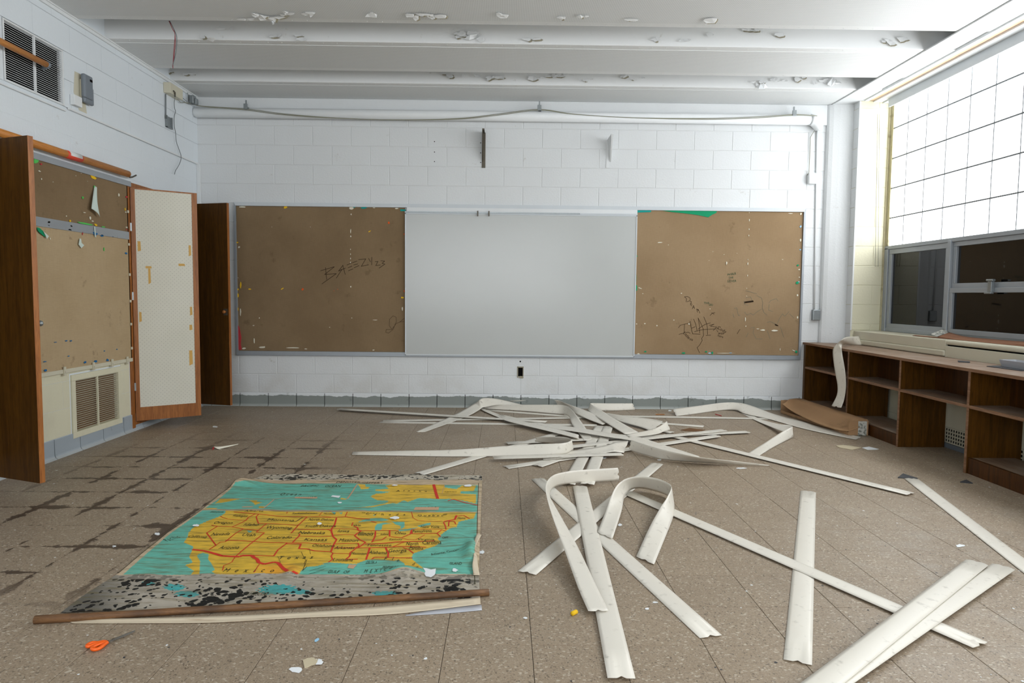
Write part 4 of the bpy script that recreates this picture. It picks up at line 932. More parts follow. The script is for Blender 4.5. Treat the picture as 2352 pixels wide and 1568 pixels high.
bent([(1100,934,.012,1108,942,.012), (1138,948,.012,1144,958,.012), (1166,959,.03,1170,968,.03), (1244,976,.03,1244,986,.03), (1330,998,.03,1330,1007,.03)], 'white blind slat slanting down right from the foot of the left loop')
bent([(1150,951,.008,1156,957,.008), (1244,971,.018,1240,979,.018), (1324,981,.036,1322,991,.036), (1400,994,.04,1396,1003,.04), (1462,1002,.044,1452,1012,.044), (1530,1023,.03,1516,1033,.03), (1608,1048,.012,1592,1053,.012)], 'long curved white blind slat crossing the middle of the heap on top')
bent([(1454,926,.07,1459,941,.002), (1398,926,.078,1402,943,.004), (1362,925.5,.085,1356,942,.012), (1357,927,.085,1350,941,.02), (1372,936,.07,1356,947,.03), (1410,960,.05,1390,969,.03), (1467,992.6,.03,1436,997,.026)], 'white blind slat folded like a V, one arm flat against the back wall')
flat((1295,953), (1774,961), .004, 'thin straight white blind slat pointing right below the pencils')
bent([(1386,947,.05,1396,958,.018), (1440,955,.06,1434,970,.02), (1492,961,.06,1474,981,.018), (1524,967,.04,1498,991,.016)], 'grey shadowed blind slat on edge in the middle of the heap')
bent([(1532,966,.10,1540,986,.03), (1518,977,.075,1524,991,.03), (1492,987,.06,1506,997,.035), (1438,998,.05,1446,1004,.044)], 'short upturned white blind slat end in the middle of the heap', camber=.002)
bent([(1545,939,.05,1553,955,.002), (1600,932,.065,1602,949,.004), (1655,925,.08,1658,942,.004), (1690,924,.085,1690,941,.015), (1722,930,.07,1712,950,.012), (1780,951,.025,1766,962,.008), (1860,972,.014,1850,985,.006), (1979,1003,.006,1966,1009,.006)], 'white blind slat bent into a ridge at right, passing in front of the carton')
bent([(1701,948,.003,1719,948,.003), (1730,963,.004,1748,963,.01), (1770,980,.02,1790,974,.05), (1800,992,.04,1812,976,.085), (1817,999,.03,1820,979,.10), (1822,1003,.012,1817,981,.095), (1800,1014,.006,1792,994,.06), (1770,1030,.004,1756,1017,.03), (1741,1048,.003,1712,1044,.003)], 'white blind slat doubled back on itself at right in front of the carton', camber=.002)
flat((1529,997), (2094,1134), .010, 'long straight white blind slat running right toward the black triangle')
flat((1545,993), (1500,985), .01, 'short white blind slat piece poking from the heap toward the carton', w=.08)
bent([(1449,1010,.088,1444,1033,.004), (1480,1020,.088,1474,1043,.003), (1530,1034,.085,1528,1056,.003), (1607,1050,.07,1612,1063,.003), (1690,1059,.035,1695,1067,.003), (1768,1068,.01,1765,1070,.003)], 'long shadowed blind slat standing on edge, nearest front of the heap', camber=.002)
flat((1160,1073), (1649,1000), .004, 'white blind slat running from lower left to right through the heap', z2=.016)
flat((1233,1070), (1400,1013), .008, 'short visible white blind slat end below the heap, second from left')
flat((1163,1017), (1719,991), .014, 'long nearly level white blind slat ending furthest right of the heap')
flat((1200,1037), (1664,987), .022, 'white blind slat just above the longest level one, with rounded right end')
flat((962,1088), (1319,984), .006, 'white blind slat whose lower end touches the top of the map')
flat((1132,1050.5), (1430,1042), .026, 'narrow white blind slat directly under the rolled slat')
bent([(810,1037,.006,807,1043.5,.004), (930,1034.5,.03,930,1046,.005), (1040,1032.6,.05,1040,1048,.006), (1162,1023.8,.075,1162,1047,.008), (1230,1019.7,.09,1232,1046,.012), (1290,1017.5,.1,1290,1043,.018), (1309,1013,.1,1312,1036,.018), (1312,1008,.1,1317,1029,.018), (1300,1004,.1,1304,1023,.018), (1272,1002,.095,1274,1019,.018), (1230,1004,.06,1228,1014,.02)], 'white blind slat on edge with its right end rolled back, reaching far left', camber=.002)
flat((1305,1112), (1378,978), .012, 'left of two parallel slats lying upright in front of the heap')
flat((1349,1112), (1397,979), .018, 'right of two parallel slats lying upright in front of the heap')
bent([(1444,1012,.045,1434,1040,.006), (1415,1015,.052,1409,1037,.03), (1385,1024,.04,1380,1042,.022), (1320,1034,.022,1316,1050,.022), (1250,1040,.014,1246,1056,.014)], 'white blind slat with an arched curled right end beside the heap', camber=.006)
bent([(1421,1073.7,.10,1422.6,1103,.014), (1335,1078.7,.10,1335,1108,.014), (1295,1084,.105,1296,1112,.02), (1271,1091,.115,1273,1118,.03), (1257,1104,.125,1264,1128,.042), (1252.6,1121,.13,1263,1140,.055), (1258,1151,.125,1271,1156,.06), (1270,1190,.10,1291,1191,.05), (1295,1259,.06,1328,1258,.045), (1328,1350,.03,1372,1350,.03), (1352,1405,.018,1399,1404,.018)], 'white blind slat hooked at its top with its end flap upright, left foreground', camber=-.002)
flat((1332,1116), (1428,1559), .010, 'longest white blind slat pointing straight at the viewer')
flat((1235,1099), (1635,1463), .003, 'white blind slat running diagonally down right under the two hooked ones')
flat((1209,1316), (1510,1064), .006, 'white blind slat running diagonally up right under the two hooked ones')
bent([(1372,1222,.014,1407,1236,.014), (1392,1171,.035,1427,1175,.02), (1411,1124,.09,1434,1142,.02), (1429,1104,.112,1446,1127,.02), (1450,1096,.12,1458,1122,.02), (1474,1094,.122,1478,1122,.018), (1505,1098,.122,1505,1128,.014), (1530,1107,.12,1530,1137,.012), (1542,1118,.112,1546,1150,.012), (1532,1142,.085,1549,1168,.01), (1517,1165,.06,1545,1190,.008), (1491,1212,.028,1530,1229,.005), (1461,1279,.004,1502,1297,.004)], 'white blind slat arched like a horseshoe in the middle foreground', camber=-.002)
flat((1441,1130), (2256,1482), .009, 'long white blind slat running diagonally to the lower right')
flat((1856.5,1128), (1832,1522), .003, 'separate white blind slat pointing at the viewer, crossed by the diagonal one')
flat((2093,1099), (2352,1298), .004, 'white blind slat starting at the black triangle and leaving the right edge', ext=True)
flat((2306,1300), (1908,1568), .018, 'lower of two slats laid side by side in the right bottom corner', ext=True)
flat((2245,1290), (1894,1564), .026, 'upper of two slats laid side by side in the right bottom corner', ext=True)
# slat hanging over the bookcase
A = [PZ(1979,772,.83), PZ(1946,773.5,.84), PZ(1933.6,779.6,.835), PX(1922,790,3.24), PX(1913,806,3.2), PX(1917.5,849,3.2), PX(1923.8,885,3.225), PX(1922,908,3.225), PX(1909.5,933,3.2)]
B = [PZ(1987,792,.7475), PZ(1956,792,.749), PZ(1938,791,.76), PX(1933,796,3.245), PX(1935,815,3.235), PX(1941,850,3.235), PX(1943.4,886,3.25), PX(1939,917,3.25), PX(1932,937,3.2)]
ribbon('blind_slat', A, B, M['vane'], n=6, camber=-.002, label='white blind slat draped over the bookcase edge and hanging down')

# ------------------------------------------------------------------ wall map on the floor
Ltop = [(612,1090),(567,1108),(537.5,1116),(504,1136),(460,1173),(380,1227.6),(267,1321),(190,1371),(139,1409)]
LEv = [0, .04, .075, .13, .235, .42, .71, .86, 1.0]
Rtop = [(1106,1092),(1108,1103),(1107,1118),(1106,1136),(1105,1173),(1103,1228),(1100,1321),(1101,1350),(1103,1374)]
def edge(tab, v):
    for i in range(len(LEv)-1):
        if v <= LEv[i+1]+1e-9:
            t = (v-LEv[i])/(LEv[i+1]-LEv[i]); return (tab[i][0]*(1-t)+tab[i+1][0]*t, tab[i][1]*(1-t)+tab[i+1][1]*t)
    return tab[-1]
LW = [PZ(a, b, 0) for a, b in Ltop]; RW = [PZ(a, b, 0) for a, b in Rtop]
def wedge(tab, v):
    for i in range(len(LEv)-1):
        if v <= LEv[i+1]+1e-9: t = (v-LEv[i])/(LEv[i+1]-LEv[i]); return tab[i].lerp(tab[i+1], t)
    return tab[-1].copy()
def hmap(x, y):
    h = .004+.0022*math.sin(x*9+1.3*math.sin(y*6))*math.sin(y*11+.7)+.0016*math.sin(x*23+y*17)
    # lifted upper left corner, ruck at lower edge, crease at right edge
    g = lambda cx_, cy_, sx_, sy_, a: a*math.exp(-((x-cx_)/sx_)**2-((y-cy_)/sy_)**2)
    c = PZ(552, 1112, 0); h += g(c.x, c.y, .10, .07, .035)
    c = PZ(930, 1318, 0); h += g(c.x, c.y, .07, .05, .030)
    c = PZ(1082, 1265, 0); h += g(c.x, c.y, .035, .12, .028)
    c = PZ(668, 1318, 0); h += g(c.x, c.y, .03, .07, .014)
    c = PZ(1050, 1352, 0); h += g(c.x, c.y, .05, .05, .015)
    return max(h, .002)
NU, NV = 620, 400
U = np.linspace(0, 1, NU); Vv = np.linspace(0, 1, NV)
Lx = np.array([tuple(wedge(LW, v))[:2] for v in Vv]); Rx = np.array([tuple(wedge(RW, v))[:2] for v in Vv])
XX = Lx[:, None, 0]*(1-U)+Rx[:, None, 0]*U; YY = Lx[:, None, 1]*(1-U)+Rx[:, None, 1]*U
hv = np.vectorize(hmap); 
ph_ = np.random.RandomState(3)
def hnp(x, y):
    h = .004+.0022*np.sin(x*9+1.3*np.sin(y*6))*np.sin(y*11+.7)+.0016*np.sin(x*23+y*17)
    for (px, py, sx_, sy_, a) in ((552,1112,.10,.07,.035),(930,1318,.07,.05,.030),(1082,1265,.035,.12,.028),(668,1318,.03,.07,.014),(1050,1352,.05,.05,.015)):
        c = PZ(px, py, 0); h = h+a*np.exp(-((x-c.x)/sx_)**2-((y-c.y)/sy_)**2)
    return np.maximum(h, .002)
ZZ = hnp(XX, YY)
# sheet coordinates in the photograph's frame, used only to lay out the print
q = np.stack([XX, YY, np.zeros_like(XX)-CAM_H], -1)
dF, dR, dD = (q@np.array(FWD)), (q@np.array(RIGHT)), (q@np.array(DOWN))
PXX = 1176+F_PX*dR/dF; PYY = 784+F_PX*dD/dF
def A_(*p): return [(380+a/6.03, 1080+b/6.03) for a, b in p]
def B_(*p): return [(740+a/6.03, 1080+b/6.03) for a, b in p]
def inside(poly_, jit=0):
    x, y = PXX, PYY
    if jit: x = x+jit*np.sin(y*3.1+x*.9); y = y+jit*.5*np.sin(x*1.7+y*2.3)
    r = np.zeros_like(x, bool); n = len(poly_)
    for i in range(n):
        x1_, y1_ = poly_[i]; x2_, y2_ = poly_[(i+1) % n]
        c = ((y1_ > y) != (y2_ > y)) & (x < (x2_-x1_)*(y-y1_)/((y2_-y1_) or 1e-9)+x1_); r ^= c
    return r
colr = np.zeros((NV, NU, 3)); colr[:] = L(196, 176, 148)[:3]; mould = np.zeros((NV, NU))
TOPP = [(600,1109),(1103,1109)]
sea = [(590,1111),(741,1111),(1098,1116),(1096,1175),(1094,1240),(1086,1320),(283,1321),(390,1227),(463,1175),(507,1143),(540,1117)]
land_main = A_((830,560),(910,560),(2292,575))+B_((0,580),(2130,590),(2100,680),(1890,720),(1860,790),(1790,800),(1700,850),(1650,900),(1600,960),(1650,1000),(1560,1060),(1420,1110),(1270,1160),(1235,1205),(1250,1240),(1310,1290),(1390,1360),(1390,1385),(1290,1375),(1160,1365),(1130,1290),(1060,1245),(990,1262),(860,1250),(640,1250),(560,1270),(480,1300),(380,1300),(250,1290),(100,1285),(0,1300))+A_((2200,1310),(2100,1335),(1950,1345),(1880,1400),(1850,1452),(700,1452),(640,1420),(690,1390),(640,1310),(590,1240),(600,1170),(520,1150),(430,1190),(480,1270),(470,1450),(350,1450),(390,1400),(350,1370),(270,1320),(380,1290),(330,1210),(380,1100),(385,1065),(255,1015),(310,930),(320,870),(380,800),(500,740),(760,650),(830,600))
alaska = B_((490,200),(600,205),(600,235),(660,240),(640,265),(540,275))
alaska2 = B_((880,215),(1070,185),(2130,225),(2100,290),(1920,300),(1910,330),(2130,335),(2130,470),(1960,430),(1760,400),(1600,410),(1330,400),(1190,440),(1130,420),(1030,470),(900,450),(930,430),(760,420),(670,370),(740,330),(860,320),(940,300),(740,290),(740,270),(920,260))
aleut = B_((1010,455),(900,480),(700,515),(480,525),(690,500),(860,470),(930,445))
haw = [A_((760,400),(1040,405),(860,440),(690,465)), A_((1160,420),(1280,420),(1260,440),(1340,450),(1240,490),(1220,460)), A_((1300,510),(1370,505),(1360,535),(1290,535)), B_((260,390),(340,400),(330,415),(255,412)), A_((540,535),(720,530),(700,545),(540,545))]
lakes = [B_((600,690),(740,670),(840,665),(930,690),(860,710),(700,715),(490,725)), B_((760,760),(860,735),(960,745),(830,770),(830,820),(800,855),(730,850),(730,800)), B_((960,715),(1140,720),(1140,790),(1080,830),(1090,780),(1020,760)), B_((1050,835),(1200,815),(1330,795),(1200,840),(1070,855)), B_((1310,780),(1500,735),(1500,765),(1360,795)), A_((1130,840),(1200,850),(1180,870),(1140,868)), B_((130,580),(190,585),(170,620)), B_((240,590),(285,595),(260,620)), B_((700,625),(750,630),(720,640))]
wet = B_((1690,210),(1940,215),(1860,270),(1700,250)); wet2 = B_((1920,300),(2110,305),(2120,330),(1910,328)); lpt = B_((1950,1120),(1990,1090),(2020,1130))
S_ = inside(sea, .5); LN = (inside(land_main, .9)|inside(alaska, .6)|inside(alaska2, .8)|inside(aleut, .5))&S_
for h_ in haw: LN |= inside(h_, .4)&S_
for l_ in lakes+[wet, wet2]: LN &= ~inside(l_, .5)
colr[S_] = L(104, 182, 164)[:3]; colr[LN] = L(220, 180, 62)[:3]
ora = np.clip((1-((PXX-640)/60)**2-((PYY-1312)/22)**2), 0, 1); 
colr[LN] = colr[LN]*(1-.6*ora[LN][:, None])+np.array(L(238, 150, 40)[:3])*.6*ora[LN][:, None]
# strip between the inset maps and the main map
colr[inside([(463,1171),(745,1173),(1097,1176),(1097,1178.5),(745,1176),(461,1173.5)])] = L(180, 160, 130)[:3]
# mildewed bands at top and foot
foot = PYY > 1321+1.5*np.sin(PXX*.05); top = PYY < 1103+.5*np.sin(PXX*.07)
colr[foot] = L(172, 164, 150)[:3]; colr[top] = L(196, 188, 172)[:3]
dk = np.clip((330-PXX)/120, 0, 1); 
colr[foot] = colr[foot]*(1-.75*dk[foot][:, None])+np.array(L(58, 60, 60)[:3])*.75*dk[foot][:, None]
for (cx_, cy_, a, b) in ((400,1350,26,9),(430,1365,30,8),(640,1356,50,12),(340,1342,16,6),(885,1364,34,7),(690,1362,30,7)):
    e_ = ((PXX-cx_)/a)**2+((PYY-cy_)/b)**2+.35*np.sin(PXX*.35)*np.sin(PYY*.9) < .8; colr[e_ & foot] = L(70, 168, 168)[:3]
mould[foot] = 1; mould[top] = .95; mould[foot & (PYY < 1332)] = .45
xs = (PXX > 1080) & foot; mould[xs] *= .6
nn_ = np.sin(XX*61+np.sin(YY*47)*2)*np.sin(YY*83+np.sin(XX*29)*2); colr *= (1+.06*nn_[..., None])
verts = np.stack([XX, YY, ZZ], -1).reshape(-1, 3)
idx = np.arange(NU*NV).reshape(NV, NU)
F_ = np.stack([idx[:-1, :-1], idx[1:, :-1], idx[1:, 1:], idx[:-1, 1:]], -1).reshape(-1, 4)
mp = thing('school_map', 'faded mildewed school wall map lying unrolled on the floor', 'map', (-.9, 3.6, 0))
me = bpy.data.meshes.new('map_sheet'); org = np.array([-.9, 3.6, 0]); me.vertices.add(len(verts)); me.vertices.foreach_set('co', (verts-org).astype(np.float32).ravel())
me.loops.add(F_.size); me.loops.foreach_set('vertex_index', F_.ravel().astype(np.int32)); me.polygons.add(len(F_)); me.polygons.foreach_set('loop_start', (np.arange(len(F_))*4).astype(np.int32))
try: me.polygons.foreach_set('loop_total', np.full(len(F_), 4, np.int32))
except Exception: pass
me.polygons.foreach_set('use_smooth', np.ones(len(F_), bool)); me.update(calc_edges=True); me.validate()
for nm, arr in (('Print', colr.reshape(-1, 3)), ('Mould', np.repeat(mould.reshape(-1, 1), 3, 1))):
    at = me.color_attributes.new(nm, 'FLOAT_COLOR', 'POINT'); buf = np.ones((len(arr), 4), np.float32); buf[:, :3] = arr; at.data.foreach_set('color', buf.ravel())
me.materials.append(M['map']); ms = bpy.data.objects.new('map_sheet', me); COL.objects.link(ms); ms.parent = mp; W[ms.name] = Vector((-.9, 3.6, 0))
def hm(x, y): return float(hnp(np.array(x), np.array(y)))
def draped(lines, wd, name, m, lift=.0010, jit=0):
    mb = MB(); r = random.Random(5)
    for pts, ww in lines:
        P = [PZ(a, b, 0) for a, b in pts]; Q = []
        for a, b in zip(P, P[1:]):
            n_ = max(1, int((b-a).length/.02))
            for i in range(n_): Q.append(a.lerp(b, i/n_)+Vector((r.uniform(-jit, jit), r.uniform(-jit, jit), 0)))
        Q.append(P[-1])
        for a, b in zip(Q, Q[1:]):
            d = b-a
            if d.length < 1e-6: continue
            q_ = Vector((-d.y, d.x, 0)).normalized()*wd*ww/2; e = d.normalized()*wd*.2
            mb.add([Vector((p.x, p.y, hm(p.x, p.y)+lift)) for p in (a-e-q_, b+e-q_, b+e+q_, a-e+q_)], [(0, 1, 2, 3)])
    o = mb.build(name, m, mp); tag(o, kind='stuff'); return o
RL = [(A_((950,588),(1250,618),(1640,645),(1960,655),(2292,662)), 1.2), (B_((0,658),(340,655),(480,680),(660,690)), 1.3), (A_((375,1115),(530,1125),(610,1140),(780,1190),(1030,1205),(1060,1190),(1190,1192),(1240,1230),(1270,1245),(1290,1295),(1370,1320),(1440,1300),(1500,1285),(1560,1290),(1600,1340),(1650,1390),(1690,1440),(1830,1452)), 3.0),
 (A_((640,770),(720,790),(920,800),(1080,825),(1290,840),(1260,865),(1370,875)), 1), (A_((720,790),(570,875),(700,1045),(610,1100)), 1.1), (A_((760,650),(790,665),(860,685),(1120,700)), .8), (A_((1240,620),(1150,660),(1120,695),(1060,730),(925,800)), 1), (A_((1290,625),(1255,655),(1290,750),(1420,755),(1840,765)), 1),
 (A_((1960,660),(1840,765),(1740,880)), 1.1), (A_((1400,755),(1290,840)), 1), (A_((1080,825),(960,900),(830,1000)), 1), (A_((1370,875),(1250,970),(970,1200)), 1.1), (A_((830,980),(1100,990),(1680,1020),(2292,1028)), 1.1), (A_((1830,825),(2060,825),(2260,830),(2292,850)), 1.1), (A_((1860,885),(1850,920),(1760,1020)), 1.2), (A_((1850,920),(2292,925)), .9),
 (A_((1680,1020),(1670,1035),(1560,1110),(1500,1195),(1190,1192)), 1.3), (A_((1670,1035),(1880,1040),(1850,1105),(1960,1110),(2060,1135),(2292,1138)), 1.5), (A_((700,1045),(760,1000),(830,1000)), .8), (A_((970,1200),(920,1280),(810,1330),(790,1400)), .7), (A_((1300,1320),(1230,1430)), .7),
 (B_((200,668),(175,760),(130,820),(130,870),(150,930),(200,970),(160,1040),(120,1140)), 1.5), (B_((0,825),(60,830),(130,840)), 1), (B_((130,820),(420,820),(490,835)), .8), (B_((425,730),(410,775)), 1), (B_((440,780),(490,800),(500,840),(540,850),(480,890),(450,920),(520,970),(600,1005),(560,1040),(500,1080),(460,1100),(390,1150),(380,1200),(330,1240)), 1.4),
 (B_((150,908),(450,905)), .9), (B_((500,845),(720,850),(870,850),(1060,850)), 1), (B_((740,860),(730,930),(690,1000)), 1.4), (B_((935,850),(935,930)), 1.4), (B_((700,985),(830,970),(890,935)), 1.2), (B_((950,935),(1100,950),(1220,890),(1240,830)), 1.2), (B_((1235,835),(1245,885),(1590,880),(1650,840)), 1.2), (B_((1240,820),(1640,825),(1720,850)), .8),
 (B_((600,1030),(880,1015),(1010,1005),(1150,1005),(1550,985)), 1.6), (B_((500,1085),(870,1072),(1060,1065),(1440,1080)), 1.3), (B_((155,1030),(500,1022),(510,1060),(460,1085),(170,1080)), 1.1), (B_((660,1080),(610,1250)), 1.6), (B_((880,1075),(915,1150),(910,1215)), 1.5), (B_((1120,1080),(1200,1110),(1265,1160)), 1), (B_((690,1245),(720,1220),(905,1215),(1250,1220)), 1.3),
 (B_((120,1140),(150,1160),(390,1165)), .8), (B_((150,1160),(125,1200),(145,1245),(90,1285)), 1.1), (B_((330,1240),(490,1240)), 1.2), (B_((980,1065),(1100,1020),(1130,1010)), 1), (B_((1110,960),(1190,975),(1300,970),(1420,900)), .8), (B_((1680,720),(1710,780),(1715,825)), 1.1), (B_((1690,715),(1780,700),(1840,690),(1860,640)), 2.0), (B_((1860,650),(1960,640),(2040,685)), 1.1), (B_((1750,780),(1760,710),(1830,715),(1850,750)), 1), (B_((1590,880),(1640,930)), 1),
 (B_((1545,210),(1600,405)), 3.2), (B_((1740,430),(1820,410),(1990,460),(2090,480),(2150,495)), 1.6), (B_((1235,585),(1260,670),(1320,710),(1500,720),(1660,710)), .6), (A_((2170,585),(2130,640)), .6), (A_((1690,580),(1680,605)), .6), (B_((350,590),(320,650)), .8), (B_((680,720),(750,740)), 1.2)]
draped(RL, .0055, 'red_borders', M['mapred'], .0012, .0006)
draped([(A_((760,402),(1480,402),(2100,385)), 1.0), (A_((1500,412),(1360,538)), 1.6), (B_((490,205),(345,405)), 1.8), (A_((465,548),(2292,560)), .8), (B_((1700,210),(1660,330)), .7)], .005, 'tan_borders', M['maptan'], .0012)
draped([([(267+5,1318),(384,1225),(464,1171),(508,1134),(541,1114)], 1), ([(1099,1112),(1098.5,1136),(1097,1173),(1096,1228),(1094,1250)], 1), ([(1088,1285),(1090,1319),(1091,1345)], 1), (A_((2130,1420),(1990,1440),(2200,1385)), .6), (A_((2000,1400),(2220,1340)), .6), (A_((1960,1340),(1900,1400),(1960,1250)), .8), (B_((600,1305),(750,1302),(752,1280)), .7), (B_((800,1385),(1105,1372),(1108,1350)), .7), (B_((740,200),(2130,215)), .0)], .003, 'black_rules', M['mapblack'], .0011)
draped([(A_((840,120),(1650,115)), .6), (B_((0,575),(2060,582)), .5), (A_((1560,1200),(1590,1290)), .5), (A_((1880,1150),(1940,1260),(1920,1310)), .6), (A_((1990,1100),(2010,1180)), .5), (B_((1940,910),(2120,975)), .5), (A_((1720,715),(1810,715),(1900,660)), 1.8), (A_((2050,770),(2292,800)), .3)], .003, 'ink_lines', M['mapblack'], .0012, .001)
for q_ in (A_((1070,515),(1220,515),(1200,530),(1055,528)), A_((1800,380),(2110,385),(2095,402),(1785,402)), B_((1290,515),(1620,520),(1610,558),(1265,556)), B_((370,1310),(480,1315),(430,1370),(350,1360))):
    P = [PZ(a, b, 0) for a, b in q_]; put('name_plate', [Vector((p.x, p.y, hm(p.x, p.y)+.0012)) for p in P], [(3, 2, 1, 0)], M['maptan'], mp)
def map_text(lst, name, m):
    mb = MB()
    for s, (px, py), wpx, hm_, rot in lst:
        c = PZ(px, py, 0); v, f = text_geo(s, 1.0); hm_ *= .74
        if not v: continue
        wd = max(a[0] for a in v)-min(a[0] for a in v); tw = wpx*c.y/F_PX; sx = tw/wd; cr, sr = math.cos(rot), math.sin(rot)
        o = []
        for a, b, _ in v:
            u, t = a*sx, b*hm_; x_, y_ = c.x+u*cr-t*sr, c.y+u*sr+t*cr; o.append((x_, y_, hm(x_, y_)+.0015))
        mb.add(o, f)
    return tag(mb.build(name, m, mp), kind='stuff')
a1_ = lambda x, y: A_((x, y))[0]; b1f = lambda x, y: B_((x, y))[0]
TXT = [('Oregon', a1_(805,740), 43, .075, 0), ('Idaho', a1_(1195,765), 35, .075, -.05), ('Montana', a1_(1600,700), 62, .075, 0), ('Nevada', a1_(768,898), 42, .075, 0), ('Utah', a1_(1160,908), 30, .08, 0), ('Wyoming', a1_(1575,808), 60, .085, 0), ('Colorado', a1_(1580,942), 58, .08, 0), ('Arizona', a1_(890,1078), 46, .08, 0), ('California', a1_(450,930), 44, .07, -.1), ('Washington', a1_(1040,640), 36, .07, -.08),
 ('North Dakota', a1_(2160,697), 58, .07, 0), ('South Dakota', a1_(2150,782), 72, .07, 0), ('Nebraska', a1_(2030,872), 62, .08, -.04), ('Kansas', a1_(2085,970), 52, .075, 0), ('T  e  x  a  s', a1_(1810,1222), 80, .075, 0), ('M   e   x   i   c   o', a1_(1160,1405), 118, .085, -.03), ('O c e a n', a1_(1740,345), 48, .1, 0), ('HAWAII', a1_(1960,390), 40, .07, 0), ('PACIFIC', a1_(2000,225), 40, .08, 0), ('British Columbia', a1_(720,592), 30, .05, 0), ('Alberta', a1_(1230,580), 44, .05, 0), ('Saskatchewan', a1_(1930,603), 58, .05, 0), ('P a c i f i c', a1_(90,960), 30, .1, .9),
 ('DENOYER-GEPPERT', b1f(520,180), 108, .075, 0), ('OCEAN', b1f(150,228), 36, .08, 0), ('A L A S K A', b1f(1450,525), 46, .06, 0), ('A  l  a  s  k  a', b1f(1240,297), 72, .06, 0), ('Iowa', b1f(300,855), 26, .085, 0), ('Illinois', b1f(605,893), 34, .11, .04), ('Missouri', b1f(370,985), 44, .085, 0), ('Oklahoma', b1f(20,1057), 52, .075, 0), ('Arkansas', b1f(315,1085), 46, .075, 0), ('Mississippi', b1f(510,1165), 36, .06, 0), ('Alabama', b1f(775,1148), 42, .085, 0), ('Georgia', b1f(1045,1120), 42, .09, .03),
 ('Louisiana', b1f(290,1250), 46, .075, 0), ('Tennessee', b1f(790,1045), 58, .06, 0), ('Kentucky', b1f(1020,972), 30, .05, 0), ('Indiana', b1f(865,902), 18, .055, 0), ('Ohio', b1f(1085,885), 26, .08, 0), ('Wis.', b1f(490,772), 20, .06, 0), ('Pennsylvania', b1f(1385,850), 44, .08, .08), ('New York', b1f(1495,797), 44, .06, 0), ('Virginia', b1f(1440,965), 40, .06, 0), ('North', b1f(1250,1035), 28, .085, 0), ('Carolina', b1f(1520,1012), 44, .1, .1), ('South', b1f(1285,1078), 24, .06, 0), ('Carolina', b1f(1300,1100), 34, .07, .03),
 ('F   l', b1f(925,1235), 20, .085, 0), ('o', b1f(1055,1253), 5, .08, 0), ('r  i', b1f(1190,1220), 6, .05, 0), ('d', b1f(1265,1312), 5, .07, 0), ('a', b1f(1320,1360), 6, .07, 0), ('DELTA', b1f(665,1290), 18, .06, 0), ('PENINSULA', b1f(950,1365), 38, .05, 0), ('GULF   OF', b1f(230,1418), 50, .06, 0), ('M  E  X  I  C  O', b1f(780,1408), 66, .07, 0), ('ISLAND', b1f(1850,1305), 28, .06, 0), ('C   a   n   a   d   a', b1f(880,622), 92, .055, 0), ('O n t a r i o', b1f(700,606), 50, .03, 0), ('Q u e b e c', b1f(1500,632), 60, .055, 0), ('Maine', b1f(1930,680), 18, .06, 0), ('CAPE', b1f(1705,945), 14, .05, .1), ('Atlantic Ocean', b1f(1700,1150), 70, .05, .5), ('PUERTO RICO', b1f(1780,312), 28, .04, 0), ('LABRADOR', b1f(1700,622), 10, .05, 0), ('Manitoba', b1f(105,610), 28, .05, 0), ('NUMERICAL SCALE', (590,1366), 50, .06, 0)]
map_text(TXT, 'lettering', M['mapblack'])
# roller and hem
rp, rq = PZ(80, 1423, .014), PZ(1123, 1360, .014)
rd = thing('map_roller', 'long brown wooden roller lying across the foot of the map', 'roller', ((rp.x+rq.x)/2, (rp.y+rq.y)/2, 0))
MB().tube([rp.lerp(rq, t) for t in (0, .07, .1, .9, .94, 1)], .0135, 16, taper=[1.15, 1.15, 1, 1, 1.05, 1.05]).build('shaft', M['rod'], rd, True)
hl = [(150,1420),(300,1420),(500,1415),(700,1406),(900,1391),(1103,1372)]; hl2 = [(170,1431),(300,1431),(500,1429),(700,1418),(900,1410),(1104,1387)]
sheet('canvas_hem', [PZ(a, b, .006) for a, b in hl], [PZ(a, b, .003) for a, b in hl2], M['canvas'], mp, .0015, 6, 4, .004)
tag(sheet('plastic_film', [PZ(a, b, .0015) for a, b in ((930,1412),(1020,1396),(1106,1389))], [PZ(a, b, .0012) for a, b in ((934,1414),(1030,1408),(1107,1401))], M['tray'], None, .0006, 3, 2), 'thin clear film peeking from under the map corner', 'film')
# folded torn edge on the right side of the map
sheet('torn_edge', [PZ(*p) for p in ((1096,1224,.012),(1087,1250,.022),(1088,1275,.02),(1085,1298,.016),(1088,1320,.008))], [PZ(*p) for p in ((1106,1228,.010),(1092,1256,.03),(1096,1275,.012),(1098,1300,.008),(1102,1320,.004))], M['canvas'], mp, .001, 5, 3)
# small flakes lying on the map and floor
def chip(pts, z, label, m='white', cat='paint chip', group='paint chips on the floor and map', th=.0012, name='paint_chip'):
    P = [PZ(a, b, z) for a, b in pts]; o = MB().prism(P[::-1], (0, 0, th)).build(name, M[m]); tag(o, label, cat, group); return o
def rchip(cx_, cy_, w_, h_, z, label, seed, m='white', **k):
    r = random.Random(seed); n_ = 11; pts = [(cx_+math.cos(i*2*math.pi/n_)*w_/2*r.uniform(.6, 1.1), cy_+math.sin(i*2*math.pi/n_)*h_/2*r.uniform(.6, 1.1)) for i in range(n_)]
    return chip(pts, z, label, m, **k)
chip([(972,1304),(980,1305),(990,1308),(1001,1306),(1000,1316),(998,1320),(990,1325),(978,1323),(975,1318),(977,1312)], .010, 'largest white paint chip, on the lower right of the map')
rchip(1045, 1309, 14, 9, .008, 'small white paint chip at the lower right map corner', 2)
rchip(908, 1189, 24, 7, .009, 'white paint chip on the Great Lakes part of the map', 3)
rchip(734, 1202, 14, 6, .009, 'white paint chip by the Dakotas on the map', 4)
